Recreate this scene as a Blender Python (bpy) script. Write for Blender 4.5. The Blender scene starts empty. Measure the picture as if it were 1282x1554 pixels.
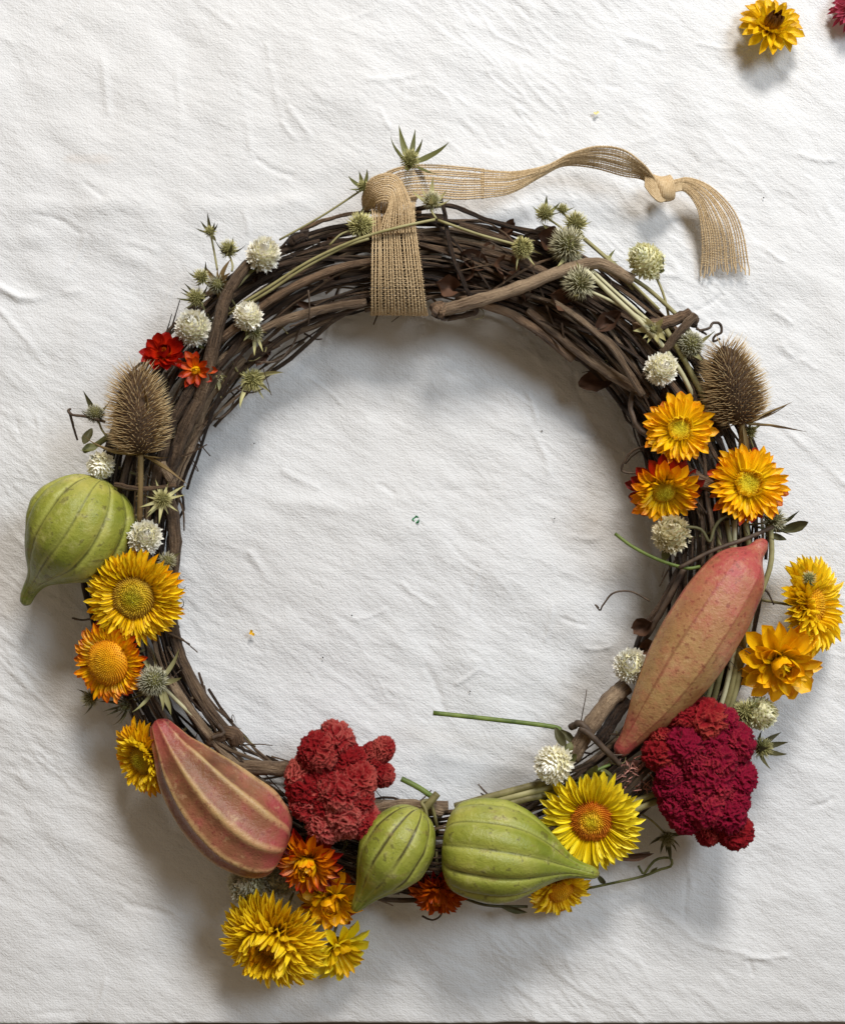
import bpy, math, random
import numpy as np
from mathutils import Vector, Matrix, noise as mnoise

random.seed(7)
rng = np.random.default_rng(7)
SC = bpy.context.scene
COL = SC.collection
S = 0.00036            # metres for one unit of layout (about one photo pixel on the table)
D = 2050.0             # camera height above the table in the same unit
CX, CY = 641.0, 777.0
PI = math.pi

# ------------------------------------------------------------------ camera, world, lamps, exposure
cam_d = bpy.data.cameras.new('camera')
cam = bpy.data.objects.new('camera', cam_d)
COL.objects.link(cam)
cam.location = (0, 0, D * S)
cam.rotation_euler = (0, 0, 0)
cam_d.sensor_fit = 'VERTICAL'
cam_d.angle = 2 * math.atan(777.0 / D)
cam_d.clip_start = 0.01
cam_d.clip_end = 50
SC.camera = cam

world = bpy.data.worlds.new('World')
SC.world = world
world.use_nodes = True
bg = world.node_tree.nodes['Background']
bg.inputs['Color'].default_value = (1.0, 0.78, 0.54, 1)
bg.inputs['Strength'].default_value = 0.19


def area(name, az, el, dist, size, power, color, sy=None):
    d = bpy.data.lights.new(name, 'AREA')
    d.shape = 'RECTANGLE'
    d.size = size
    d.size_y = sy or size
    d.energy = power
    d.color = color
    o = bpy.data.objects.new(name, d)
    COL.objects.link(o)
    a, e = math.radians(az), math.radians(el)
    p = Vector((math.cos(a) * math.cos(e), math.sin(a) * math.cos(e), math.sin(e))) * dist
    o.location = p
    o.rotation_euler = (-p).to_track_quat('-Z', 'Y').to_euler()
    return o


area('low_window_light', 80, 40, 2.0, 0.42, 31, (1.0, 0.955, 0.90), 0.42)
area('side_window_light', 34, 50, 1.7, 0.55, 13, (0.78, 0.89, 1.0), 0.55)

SC.view_settings.view_transform = 'Standard'
SC.view_settings.look = 'None'
SC.view_settings.gamma = 1
SC.view_settings.use_curve_mapping = False
SC.view_settings.exposure = 0.24
SC.cycles.max_bounces = 4
SC.cycles.use_denoising = True

# ------------------------------------------------------------------ helpers


def P(px, py, h):
    k = (D - h) / D
    return Vector(((px - CX) * k, (CY - py) * k, h))


def K(h):
    return (D - h) / D


class MB:
    def __init__(self):
        self.v, self.f, self.uv = [], [], []

    def tube(self, pts, radii, sides=7, cap=True, rough=0.0, vscale=0.01, flat=1.0):
        pts = [Vector(p) for p in pts]
        n = len(pts)
        if not hasattr(radii, '__len__'):
            radii = [radii] * n
        base = len(self.v)
        t0 = (pts[1] - pts[0]).normalized()
        ref = Vector((0, 0, 1)) if abs(t0.z) < 0.9 else Vector((1, 0, 0))
        nrm = (ref - t0 * ref.dot(t0)).normalized()
        L = 0.0
        for i in range(n):
            a, b = pts[max(i - 1, 0)], pts[min(i + 1, n - 1)]
            t = (b - a)
            t = t.normalized() if t.length > 1e-9 else t0
            nrm = nrm - t * nrm.dot(t)
            nrm = nrm.normalized() if nrm.length > 1e-9 else t.orthogonal().normalized()
            bi = t.cross(nrm)
            if i:
                L += (pts[i] - pts[i - 1]).length
            for j in range(sides):
                a_ = 2 * PI * j / sides
                r = radii[i] * (1 + (random.uniform(-rough, rough) if rough else 0))
                self.v.append(pts[i] + nrm * (math.cos(a_) * r * flat) + bi * (math.sin(a_) * r))
                self.uv.append((abs(2.0 * j / sides - 1), L * vscale))
        for i in range(n - 1):
            for j in range(sides):
                j2 = (j + 1) % sides
                self.f.append((base + i * sides + j, base + i * sides + j2, base + (i + 1) * sides + j2, base + (i + 1) * sides + j))
        if cap:
            self.f.append(tuple(base + j for j in range(sides))[::-1])
            self.f.append(tuple(base + (n - 1) * sides + j for j in range(sides)))

    def spine(self, p, d, length, r, bend=None, tipv=1.0):
        """thin three sided thorn"""
        base = len(self.v)
        d = d.normalized()
        s = d.orthogonal().normalized()
        b = d.cross(s)
        for k, (fr, rr) in enumerate(((0, 1.0), (0.55, 0.6))):
            c = p + d * (length * fr)
            if bend is not None:
                c = c + bend * (length * fr * fr)
            for j in range(3):
                a = 2 * PI * j / 3
                self.v.append(c + (s * math.cos(a) + b * math.sin(a)) * r * rr)
                self.uv.append((j / 3, fr))
        c = p + d * length
        if bend is not None:
            c = c + bend * length
        self.v.append(c)
        self.uv.append((0.5, tipv))
        for j in range(3):
            j2 = (j + 1) % 3
            self.f.append((base + j, base + j2, base + 3 + j2, base + 3 + j))
            self.f.append((base + 3 + j, base + 3 + j2, base + 6))

    def scale_leaf(self, p, d, up, length, width, fold=0.25, v0=0.0):
        """small folded pointed scale: six vertices"""
        d = d.normalized()
        side = d.cross(up)
        side = side.normalized() if side.length > 1e-6 else d.orthogonal().normalized()
        nn = side.cross(d).normalized()
        b = len(self.v)
        for (x, y, z, vv) in ((-0.5, 0, fold, 0), (0, 0, 0, 0), (0.5, 0, fold, 0), (-0.48, 0.55, fold, .55), (0, 0.6, 0.0, .6), (0.48, 0.55, fold, .55), (0, 1, 0.12, 1)):
            self.v.append(p + side * (x * width) + d * (y * length) + nn * (-z * width))
            self.uv.append((x + .5, max(v0, vv)))
        self.f += [(b, b + 1, b + 4, b + 3), (b + 1, b + 2, b + 5, b + 4), (b + 3, b + 4, b + 6), (b + 4, b + 5, b + 6)]

    def lathe(self, prof, axis_p, axis_d, seg=20):
        """prof: list of (along, radius)"""
        axis_d = Vector(axis_d).normalized()
        s = axis_d.orthogonal().normalized()
        b = axis_d.cross(s)
        base = len(self.v)
        n = len(prof)
        for i, (z, r) in enumerate(prof):
            for j in range(seg):
                a = 2 * PI * j / seg
                self.v.append(Vector(axis_p) + axis_d * z + (s * math.cos(a) + b * math.sin(a)) * max(r, 1e-3))
                self.uv.append((j / seg, i / (n - 1)))
        for i in range(n - 1):
            for j in range(seg):
                j2 = (j + 1) % seg
                self.f.append((base + i * seg + j, base + i * seg + j2, base + (i + 1) * seg + j2, base + (i + 1) * seg + j))
        self.f.append(tuple(base + j for j in range(seg))[::-1])
        self.f.append(tuple(base + (n - 1) * seg + j for j in range(seg)))

    def mesh(self, name, mat=None, org=Vector((0, 0, 0)), smooth=True):
        me = bpy.data.meshes.new(name)
        me.from_pydata([((v[0] - org[0]) * S, (v[1] - org[1]) * S, (v[2] - org[2]) * S) for v in self.v], [], self.f)
        ul = me.uv_layers.new(name='UVMap')
        li = np.empty(len(me.loops), dtype=np.int32)
        me.loops.foreach_get('vertex_index', li)
        uv = np.array(self.uv, dtype=np.float32)[li]
        ul.data.foreach_set('uv', uv.ravel())
        if smooth:
            me.polygons.foreach_set('use_smooth', np.ones(len(me.polygons), dtype=bool))
        if mat:
            me.materials.append(mat)
        return me

    def build(self, name, mat, parent=None, org=None, smooth=True, kind=None):
        if org is None:
            org = Vector(parent.location) / S if parent else Vector((0, 0, 0))
        me = self.mesh(name, mat, org, smooth)
        o = bpy.data.objects.new(name, me)
        COL.objects.link(o)
        if parent:
            o.parent = parent
        else:
            o.location = Vector(org) * S
        if kind:
            o['kind'] = kind
        return o


def thing(name, label, cat, pos, group=None):
    o = bpy.data.objects.new(name, None)
    o.empty_display_size = 0.01
    COL.objects.link(o)
    o.location = Vector(pos) * S
    o['label'] = label
    o['category'] = cat
    if group:
        o['group'] = group
    return o


def inst(name, me, mat, parent, M, kind=None):
    """M: matrix in layout units relative to the parent's origin (mesh data is in units * S already)"""
    o = bpy.data.objects.new(name, me)
    COL.objects.link(o)
    o.parent = parent
    M = M.copy()
    M.translation = M.translation * S
    o.matrix_basis = M
    if len(o.material_slots) == 0:
        me.materials.append(mat)
    o.material_slots[0].link = 'OBJECT'
    o.material_slots[0].material = mat
    if kind:
        o['kind'] = kind
    return o


def frame(loc, y, z, sx, sy, sz):
    y = y.normalized()
    z = (z - y * z.dot(y))
    z = z.normalized() if z.length > 1e-6 else y.orthogonal().normalized()
    x = y.cross(z)
    M = Matrix(((x.x * sx, y.x * sy, z.x * sz, loc[0]), (x.y * sx, y.y * sy, z.y * sz, loc[1]), (x.z * sx, y.z * sy, z.z * sz, loc[2]), (0, 0, 0, 1)))
    return M


def smooth_path(pts, n):
    pts = [Vector(p) for p in pts]
    if len(pts) == 2:
        return [pts[0].lerp(pts[1], i / (n - 1)) for i in range(n)]
    q = [pts[0] * 2 - pts[1]] + pts + [pts[-1] * 2 - pts[-2]]
    out = []
    m = len(pts) - 1
    for i in range(n):
        t = i / (n - 1) * m
        k = min(int(t), m - 1)
        u = t - k
        p0, p1, p2, p3 = q[k], q[k + 1], q[k + 2], q[k + 3]
        out.append(0.5 * ((2 * p1) + (p2 - p0) * u + (2 * p0 - 5 * p1 + 4 * p2 - p3) * u * u + (3 * p1 - p0 - 3 * p2 + p3) * u ** 3))
    return out


def even_path(q, n):
    d = [0.0]
    for a, b in zip(q[:-1], q[1:]):
        d.append(d[-1] + (b - a).length)
    out = []
    for i in range(n):
        t = d[-1] * i / (n - 1)
        out.append(Vector([float(np.interp(t, d, [p[k] for p in q])) for k in range(3)]))
    return out


def pchip(xs, ys):
    xs, ys = np.array(xs, float), np.array(ys, float)
    h = np.diff(xs)
    dl = np.diff(ys) / h
    d = np.zeros_like(xs)
    d[0], d[-1] = dl[0], dl[-1]
    for k in range(1, len(xs) - 1):
        if dl[k - 1] * dl[k] > 0:
            w1, w2 = 2 * h[k] + h[k - 1], h[k] + 2 * h[k - 1]
            d[k] = (w1 + w2) / (w1 / dl[k - 1] + w2 / dl[k])

    def f(x):
        k = int(min(max(np.searchsorted(xs, x) - 1, 0), len(xs) - 2))
        t_ = (x - xs[k]) / h[k]
        return float((1 + 2 * t_) * (1 - t_) ** 2 * ys[k] + t_ * (1 - t_) ** 2 * h[k] * d[k] + t_ * t_ * (3 - 2 * t_) * ys[k + 1] + t_ * t_ * (t_ - 1) * h[k] * d[k + 1])
    return f


def interp(xs, ys, x):
    return float(np.interp(x, xs, ys))


def pp(*a):
    return [P(*q) for q in a]


def aim(deg, tilt):
    a, t = math.radians(deg), math.radians(tilt)
    return Vector((math.sin(t) * math.cos(a), math.sin(t) * math.sin(a), math.cos(t)))

# ------------------------------------------------------------------ materials


class NT:
    def __init__(self, name):
        self.m = bpy.data.materials.new(name)
        self.m.use_nodes = True
        self.t = self.m.node_tree
        self.b = self.t.nodes['Principled BSDF']
        self.out = self.t.nodes['Material Output']

    def n(self, typ, **kw):
        nd = self.t.nodes.new(typ)
        for k, v in kw.items():
            if k in ('vals',):
                for kk, vv in v.items():
                    nd.inputs[kk].default_value = vv
            else:
                setattr(nd, k, v)
        return nd

    def l(self, a, b):
        self.t.links.new(a, b)

    def ramp(self, fac, stops, interp='LINEAR'):
        r = self.n('ShaderNodeValToRGB')
        r.color_ramp.interpolation = interp
        el = r.color_ramp.elements
        while len(el) < len(stops):
            el.new(0.5)
        for e, (p, c) in zip(el, stops):
            e.position = p
            e.color = (*c, 1) if len(c) == 3 else c
        self.l(fac, r.inputs[0])
        return r.outputs[0]

    def mix(self, fac, a, b, mode='MIX'):
        m = self.n('ShaderNodeMix', data_type='RGBA', blend_type=mode)
        for sock, v in ((m.inputs[0], fac), (m.inputs[6], a), (m.inputs[7], b)):
            if isinstance(v, (int, float)):
                sock.default_value = v
            elif isinstance(v, (tuple, list)):
                sock.default_value = (*v, 1) if len(v) == 3 else v
            else:
                self.l(v, sock)
        return m.outputs[2]

    def math(self, op, a, b=None, clamp=False):
        m = self.n('ShaderNodeMath', operation=op, use_clamp=clamp)
        for i, v in enumerate((a, b)):
            if v is None:
                continue
            if isinstance(v, (int, float)):
                m.inputs[i].default_value = v
            else:
                self.l(v, m.inputs[i])
        return m.outputs[0]

    def uv(self):
        if not hasattr(self, '_uv'):
            u = self.n('ShaderNodeUVMap', uv_map='UVMap')
            s = self.n('ShaderNodeSeparateXYZ')
            self.l(u.outputs[0], s.inputs[0])
            self._uv = (u.outputs[0], s.outputs[0], s.outputs[1])
        return self._uv

    def noise(self, vec, scale, detail=3, rough=0.55, mul=None):
        if mul:
            mp = self.n('ShaderNodeMapping')
            mp.inputs['Scale'].default_value = mul
            self.l(vec, mp.inputs['Vector'])
            vec = mp.outputs[0]
        nz = self.n('ShaderNodeTexNoise')
        nz.inputs['Scale'].default_value = scale
        nz.inputs['Detail'].default_value = detail
        nz.inputs['Roughness'].default_value = rough
        self.l(vec, nz.inputs['Vector'])
        return nz.outputs[0]

    def obj(self):
        tc = self.n('ShaderNodeTexCoord')
        return tc.outputs['Object']

    def rand(self):
        return self.n('ShaderNodeObjectInfo').outputs['Random']

    def bump(self, height, strength, dist):
        b = self.n('ShaderNodeBump')
        b.inputs['Strength'].default_value = strength
        b.inputs['Distance'].default_value = dist
        self.l(height, b.inputs['Height'])
        self.l(b.outputs[0], self.b.inputs['Normal'])

    def fin(self, col, rough=0.6, spec=0.35, translucent=0.0, sheen=0.0):
        if isinstance(col, tuple):
            self.b.inputs['Base Color'].default_value = (*col, 1)
        else:
            self.l(col, self.b.inputs['Base Color'])
        self.b.inputs['Roughness'].default_value = rough
        self.b.inputs['Specular IOR Level'].default_value = spec
        if sheen:
            self.b.inputs['Sheen Weight'].default_value = sheen
            self.b.inputs['Sheen Roughness'].default_value = 0.4
        if translucent:
            tr = self.n('ShaderNodeBsdfTranslucent')
            if isinstance(col, tuple):
                tr.inputs[0].default_value = (*col, 1)
            else:
                self.l(col, tr.inputs[0])
            mx = self.n('ShaderNodeMixShader')
            mx.inputs[0].default_value = translucent
            self.l(self.b.outputs[0], mx.inputs[1])
            self.l(tr.outputs[0], mx.inputs[2])
            self.l(mx.outputs[0], self.out.inputs[0])
        return self.m


def srgb(r, g, b):
    def f(c):
        c /= 255
        return c / 12.92 if c <= 0.04045 else ((c + 0.055) / 1.055) ** 2.4
    return (f(r), f(g), f(b))


def petal_mat(name, base, mid, tip, pm=0.5, pt=0.85, rough=0.34, tl=0.2):
    t = NT(name)
    uv, u, v = t.uv()
    nz = t.noise(uv, 1.0, 2, mul=(9, 1.3, 1))
    vv = t.math('ADD', v, t.math('MULTIPLY', t.math('SUBTRACT', nz, 0.5), 0.35))
    r = t.rand()
    vv = t.math('ADD', vv, t.math('MULTIPLY', t.math('SUBTRACT', r, 0.5), 0.25))
    c = t.ramp(vv, [(0, base), (pm, mid), (pt, tip)])
    fine = t.noise(uv, 1.0, 2, mul=(26, 1.5, 1))
    c = t.mix(0.35, c, t.ramp(fine, [(0.3, (0.78, 0.7, 0.62)), (0.7, (1, 1, 1))]), 'MULTIPLY')
    hs = t.n('ShaderNodeHueSaturation')
    t.l(t.math('ADD', 0.92, t.math('MULTIPLY', r, 0.2)), hs.inputs['Value'])
    t.l(c, hs.inputs['Color'])
    t.bump(fine, 0.35, 0.0006)
    return t.fin(hs.outputs[0], rough, 0.4, tl)


def two_tone(name, a, b, scale=80, rough=0.65, spec=0.3, tl=0.0, bump=0.0, objrand=0.25, sheen=0.0):
    t = NT(name)
    o = t.obj()
    nz = t.noise(o, scale, 4, 0.6)
    c = t.ramp(nz, [(0.3, a), (0.7, b)])
    hs = t.n('ShaderNodeHueSaturation')
    t.l(t.math('ADD', 1 - objrand / 2, t.math('MULTIPLY', t.rand(), objrand)), hs.inputs['Value'])
    t.l(c, hs.inputs['Color'])
    if bump:
        t.bump(t.noise(o, scale * 4, 3), bump, 0.0008)
    return t.fin(hs.outputs[0], rough, spec, tl, sheen)


def along_mat(name, a, b, rough=0.6, tl=0.0, c2=None, spec=0.3, objrand=0.2):
    """colour runs along uv.v from a to b"""
    t = NT(name)
    uv, u, v = t.uv()
    nz = t.noise(t.obj(), 260, 3)
    vv = t.math('ADD', v, t.math('MULTIPLY', t.math('SUBTRACT', nz, 0.5), 0.5))
    st = [(0.05, a), (0.9, b)] if c2 is None else [(0.0, a), (0.5, b), (0.95, c2)]
    c = t.ramp(vv, st)
    hs = t.n('ShaderNodeHueSaturation')
    t.l(t.math('ADD', 1 - objrand / 2, t.math('MULTIPLY', t.rand(), objrand)), hs.inputs['Value'])
    t.l(c, hs.inputs['Color'])
    return t.fin(hs.outputs[0], rough, spec, tl)


def bark(name, dark, mid, light, tint=0.5):
    t = NT(name)
    uv, u, v = t.uv()
    r = t.rand()
    ov = t.n('ShaderNodeCombineXYZ')
    t.l(u, ov.inputs[0]); t.l(v, ov.inputs[1]); t.l(t.math('MULTIPLY', r, 40), ov.inputs[2])
    nz = t.noise(ov.outputs[0], 1.0, 5, 0.65, mul=(13, 3.6, 1))
    big = t.noise(ov.outputs[0], 1.0, 3, 0.5, mul=(1.2, 0.9, 1))
    f = t.math('ADD', t.math('MULTIPLY', nz, 0.6), t.math('MULTIPLY', big, 0.4))
    f = t.math('ADD', f, t.math('MULTIPLY', t.math('SUBTRACT', r, 0.5), 0.22))
    c = t.ramp(f, [(0.34, dark), (0.5, mid), (0.68, light)])
    t.bump(t.math('ADD', nz, t.math('MULTIPLY', t.noise(t.obj(), 700, 3, 0.7), 0.4)), 1.0, 0.0024)
    return t.fin(c, 0.6, 0.4)


M = {}
M['bark'] = bark('vine_bark', (0.009, 0.0045, 0.003), (0.074, 0.040, 0.021), (0.30, 0.19, 0.11))
M['bark_pale'] = bark('pale_bark', (0.035, 0.019, 0.010), (0.15, 0.095, 0.055), (0.38, 0.27, 0.17))
M['leafscrap'] = two_tone('dry_leaf', (0.03, 0.014, 0.009), (0.13, 0.06, 0.03), 60, 0.7, tl=0.1, bump=0.6)
M['tendril'] = two_tone('tendril', (0.04, 0.026, 0.018), (0.11, 0.075, 0.05), 200, 0.6)
M['stem'] = two_tone('green_stem', srgb(122, 114, 72), srgb(158, 152, 108), 90, 0.5)
M['stem_olive'] = two_tone('olive_stem', srgb(92, 84, 50), srgb(150, 142, 96), 120, 0.55)
M['stem_green'] = two_tone('fresh_stem', srgb(66, 84, 36), srgb(112, 128, 62), 120, 0.5)
M['stem_pale'] = two_tone('pale_stem', srgb(170, 164, 125), srgb(205, 200, 165), 120, 0.5)
M['leaf'] = two_tone('green_leaf', srgb(84, 86, 48), srgb(136, 136, 84), 150, 0.5, tl=0.25)
M['leaf_dark'] = two_tone('dark_leaf', srgb(62, 60, 38), srgb(104, 100, 66), 150, 0.55, tl=0.2)
M['bract_pale'] = along_mat('pale_bract', srgb(214, 208, 160), srgb(172, 166, 110), 0.55, 0.25)
M['bract_sage'] = along_mat('sage_bract', srgb(184, 180, 136), srgb(124, 122, 78), 0.55, 0.25)
M['bract_dry'] = along_mat('dry_bract', srgb(150, 128, 84), srgb(112, 90, 58), 0.6, 0.15)
M['spike_green'] = along_mat('green_spikes', srgb(122, 118, 62), srgb(222, 214, 150), 0.6)
M['spike_sage'] = along_mat('sage_spikes', srgb(124, 120, 86), srgb(218, 212, 178), 0.6)
M['spike_grey'] = along_mat('grey_spikes', srgb(96, 96, 76), srgb(204, 200, 172), 0.6)
M['core_green'] = two_tone('spiky_core', srgb(78, 76, 40), srgb(120, 116, 66), 200, 0.8)
M['teasel_core'] = two_tone('teasel_core', srgb(56, 42, 30), srgb(88, 68, 48), 200, 0.85)
M['teasel_spine'] = along_mat('teasel_spines', srgb(124, 98, 66), srgb(184, 154, 108), 0.55, c2=srgb(220, 198, 152))
M['globe_white'] = along_mat('cream_bracts', srgb(240, 235, 206), srgb(252, 249, 236), 0.5, 0.12, c2=srgb(254, 252, 244))
M['globe_beige'] = along_mat('beige_bracts', srgb(190, 180, 134), srgb(226, 216, 182), 0.6, 0.25, c2=srgb(240, 232, 206))
M['globe_green'] = along_mat('greenish_bracts', srgb(196, 196, 130), srgb(232, 230, 190), 0.6, 0.25, c2=srgb(246, 244, 222))
M['globe_grey'] = along_mat('greyish_bracts', srgb(160, 154, 122), srgb(206, 200, 174), 0.6, 0.25, c2=srgb(224, 218, 198))
M['globe_core'] = two_tone('globe_core', srgb(196, 190, 150), srgb(222, 216, 180), 200, 0.8)

Y_ = srgb(250, 200, 10)
M['p_yellow'] = petal_mat('golden_petals', srgb(250, 196, 12), srgb(254, 213, 18), srgb(254, 222, 42), .4, 1.)
M['p_amber'] = petal_mat('amber_petals', srgb(252, 220, 22), srgb(253, 208, 18), srgb(250, 182, 14), .5, 1.05)
M['p_orange'] = petal_mat('orange_petals', srgb(252, 218, 20), srgb(252, 200, 16), srgb(240, 136, 10), .6, 1.05)
M['p_redtip'] = petal_mat('red_tipped_petals', srgb(252, 204, 16), srgb(244, 158, 10), srgb(182, 46, 8), .5, 1.05)
M['p_red'] = petal_mat('red_petals', srgb(240, 130, 14), srgb(206, 44, 12), srgb(150, 14, 10), 0.3, 0.95)
M['p_orangered'] = petal_mat('small_orange_petals', srgb(246, 170, 20), srgb(226, 96, 10), srgb(170, 44, 10), 0.35, 0.9)
M['p_lemon'] = petal_mat('lemon_petals', srgb(244, 206, 8), srgb(253, 230, 24), srgb(253, 234, 60), .4, 1.)
M['p_lower'] = petal_mat('deep_red_petals', srgb(226, 100, 10), srgb(190, 44, 10), srgb(120, 12, 8), 0.35, 0.9)
M['p_loose'] = petal_mat('brown_tipped_petals', srgb(232, 170, 12), srgb(252, 220, 24), srgb(220, 170, 24), .4, 1.05)
M['p_brown'] = petal_mat('brown_petals', srgb(190, 130, 20), srgb(160, 104, 26), srgb(104, 62, 24), 0.3, 0.9)
M['p_pink'] = petal_mat('pink_petals', srgb(214, 120, 130), srgb(206, 96, 116), srgb(190, 80, 104))
M['p_dark'] = petal_mat('dark_orange_petals', srgb(246, 176, 14), srgb(228, 124, 10), srgb(170, 62, 8), 0.4, 1.0)


def disc_mat(name, inner, ring, outer):
    t = NT(name)
    uv, u, v = t.uv()
    nz = t.noise(t.obj(), 500, 3)
    vv = t.math('ADD', v, t.math('MULTIPLY', t.math('SUBTRACT', nz, 0.5), 0.25))
    c = t.ramp(vv, [(0.25, inner), (0.62, ring), (0.95, outer)])
    return t.fin(c, 0.6, 0.3)


M['d_open'] = disc_mat('disc_olive', srgb(196, 180, 30), srgb(206, 168, 30), srgb(168, 124, 40))
M['d_gold'] = disc_mat('disc_gold', srgb(226, 172, 14), srgb(232, 168, 12), srgb(214, 134, 8))
M['d_ring'] = disc_mat('disc_ringed', srgb(238, 210, 30), srgb(206, 120, 14), srgb(200, 110, 14))
M['d_lime'] = disc_mat('disc_lime', srgb(214, 196, 40), srgb(224, 200, 36), srgb(226, 170, 20))
M['d_brown'] = disc_mat('disc_brown', srgb(84, 52, 30), srgb(120, 76, 40), srgb(150, 100, 40))
M['calyx'] = two_tone('calyx', srgb(120, 110, 50), srgb(170, 140, 60), 200, 0.7)


def pod_mat(name, kind):
    t = NT(name)
    uv, u, v = t.uv()
    o = t.obj()
    big = t.noise(o, 28, 4, 0.6)
    mid = t.noise(o, 110, 4, 0.6)
    fine = t.noise(o, 700, 3, 0.6)
    # u carries the rib phase 0..n, its fraction 0 at the groove / edge line
    fr = t.math('FRACT', u)
    dist = t.math('ABSOLUTE', t.math('SUBTRACT', fr, 0.5))     # 0.5 on the rib line, 0 between
    jit = t.math('MULTIPLY', t.math('SUBTRACT', mid, 0.5), 0.12)
    dj = t.math('ADD', dist, jit)
    if kind == 'green' or kind == 'striped':
        c = t.ramp(big, [(0.3, srgb(112, 120, 36)), (0.5, srgb(142, 146, 58)), (0.7, srgb(176, 170, 92))])
        base = t.ramp(v, [(0.0, (1.1, 1.04, 1.0)), (0.35, (1, 1, 0.95)), (0.8, (0.66, 0.78, 0.5)), (0.96, (0.52, 0.64, 0.32)), (1, (0.4, 0.32, 0.2))])
        c = t.mix(1.0, c, base, 'MULTIPLY')
        blot = t.ramp(t.noise(o, 75, 5, 0.7), [(0.45, (0, 0, 0)), (0.7, (1, 1, 1))])
        c = t.mix(t.math('MULTIPLY', blot, 0.45), c, srgb(104, 118, 38))
        w = 0.455 if kind == 'green' else 0.42
        c = t.mix(t.math('MULTIPLY', t.ramp(dist, [(0.25, (0, 0, 0)), (0.42, (1, 1, 1))]), 0.3), c, srgb(190, 190, 104))
        lineS = t.ramp(dj, [(w - 0.04, (0, 0, 0)), (w + 0.05, (1, 1, 1))])
        if kind == 'striped':
            gate = t.ramp(t.math('SUBTRACT', t.noise(o, 45, 4, 0.6), t.math('MULTIPLY', v, 0.30)), [(0.22, (0, 0, 0)), (0.38, (1, 1, 1))])
        else:
            gate = t.ramp(t.noise(o, 45, 4, 0.6), [(0.3, (0.5, 0.5, 0.5)), (0.55, (1, 1, 1))])
        f = t.math('MULTIPLY', t.math('MULTIPLY', lineS, gate), 0.9 if kind == 'striped' else 0.8)
        c = t.mix(f, c, srgb(62, 54, 26) if kind == 'striped' else srgb(62, 62, 24))
        sp = t.ramp(t.noise(o, 230, 2, 0.5), [(0.62, (0, 0, 0)), (0.68, (1, 1, 1))])
        c = t.mix(t.math('MULTIPLY', sp, 0.6), c, srgb(82, 76, 38))
        pores = t.ramp(t.noise(o, 620, 2, 0.5), [(0.66, (0, 0, 0)), (0.72, (1, 1, 1))])
        c = t.mix(t.math('MULTIPLY', pores, 0.45), c, srgb(70, 70, 34))
        scar = t.ramp(t.noise(o, 1.0, 4, 0.65, mul=(55, 160, 90)), [(0.62, (0, 0, 0)), (0.68, (1, 1, 1))])
        c = t.mix(t.math('MULTIPLY', scar, 0.5), c, srgb(128, 108, 62))
        scuff = t.ramp(t.noise(o, 120, 6, 0.75), [(0.55, (0, 0, 0)), (0.75, (1, 1, 1))])
        c = t.mix(t.math('MULTIPLY', scuff, 0.5), c, srgb(204, 198, 136))
        rough = 0.4
    else:
        ridge = t.ramp(t.math('ADD', dj, t.math('MULTIPLY', t.math('SUBTRACT', big, 0.5), 0.2)), [(0.34, (0, 0, 0)), (0.46, (1, 1, 1))])
        if kind == 'ribbed':
            side = t.ramp(big, [(0.32, srgb(90, 54, 36)), (0.48, srgb(124, 82, 54)), (0.6, srgb(140, 92, 66)), (0.7, srgb(152, 74, 70))])
            c = t.mix(t.math('MULTIPLY', ridge, 0.62), side, srgb(196, 168, 114))
            ends = t.ramp(v, [(0.0, (1, 1, 1)), (0.28, (0, 0, 0)), (0.8, (0, 0, 0)), (1.0, (0.5, 0.5, 0.5))])
        else:
            side = t.ramp(big, [(0.3, srgb(140, 104, 60)), (0.5, srgb(172, 138, 90)), (0.7, srgb(196, 158, 116))])
            line = t.ramp(dj, [(0.44, (0, 0, 0)), (0.49, (1, 1, 1))])
            c = t.mix(t.math('MULTIPLY', line, 0.6), side, srgb(112, 72, 46))
            ends = t.ramp(v, [(0.0, (1, 1, 1)), (0.14, (0.95, 0.95, 0.95)), (0.48, (0.1, 0.1, 0.1)), (0.72, (0.0, 0.0, 0.0)), (1.0, (0.85, 0.85, 0.85))])
        blot = t.ramp(t.math('ADD', t.math('MULTIPLY', t.noise(o, 160, 5, 0.7), 0.55), t.math('MULTIPLY', big, 0.45)), [(0.46, (0, 0, 0)), (0.62, (1, 1, 1))])
        side_f = t.math('ADD', t.math('MULTIPLY', ends, 0.7), t.math('MULTIPLY', blot, 0.18 if kind == 'ribbed' else 0.42))
        pinkf = t.math('MINIMUM', t.math('MULTIPLY', side_f, t.math('ADD', 0.55, t.math('MULTIPLY', mid, 0.8))), 0.85)
        c = t.mix(pinkf, c, srgb(164, 52, 64))
        sp = t.ramp(t.noise(o, 420, 2, 0.5), [(0.60, (0, 0, 0)), (0.68, (1, 1, 1))])
        c = t.mix(t.math('MULTIPLY', sp, 0.5), c, srgb(112, 42, 40))
        scuff = t.ramp(t.noise(o, 140, 6, 0.75), [(0.57, (0, 0, 0)), (0.75, (1, 1, 1))])
        c = t.mix(t.math('MULTIPLY', scuff, 0.45), c, srgb(212, 188, 142))
        scar = t.ramp(t.noise(o, 1.0, 4, 0.65, mul=(90, 55, 150)), [(0.62, (0, 0, 0)), (0.68, (1, 1, 1))])
        c = t.mix(t.math('MULTIPLY', scar, 0.5), c, srgb(104, 66, 44))
        rough = 0.42
    t.bump(t.math('ADD', t.math('MULTIPLY', fine, 0.6), t.math('ADD', t.math('MULTIPLY', mid, 0.8), t.noise(o, 260, 5, 0.7))), 0.4, 0.0013)
    return t.fin(c, rough, 0.4)


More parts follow.
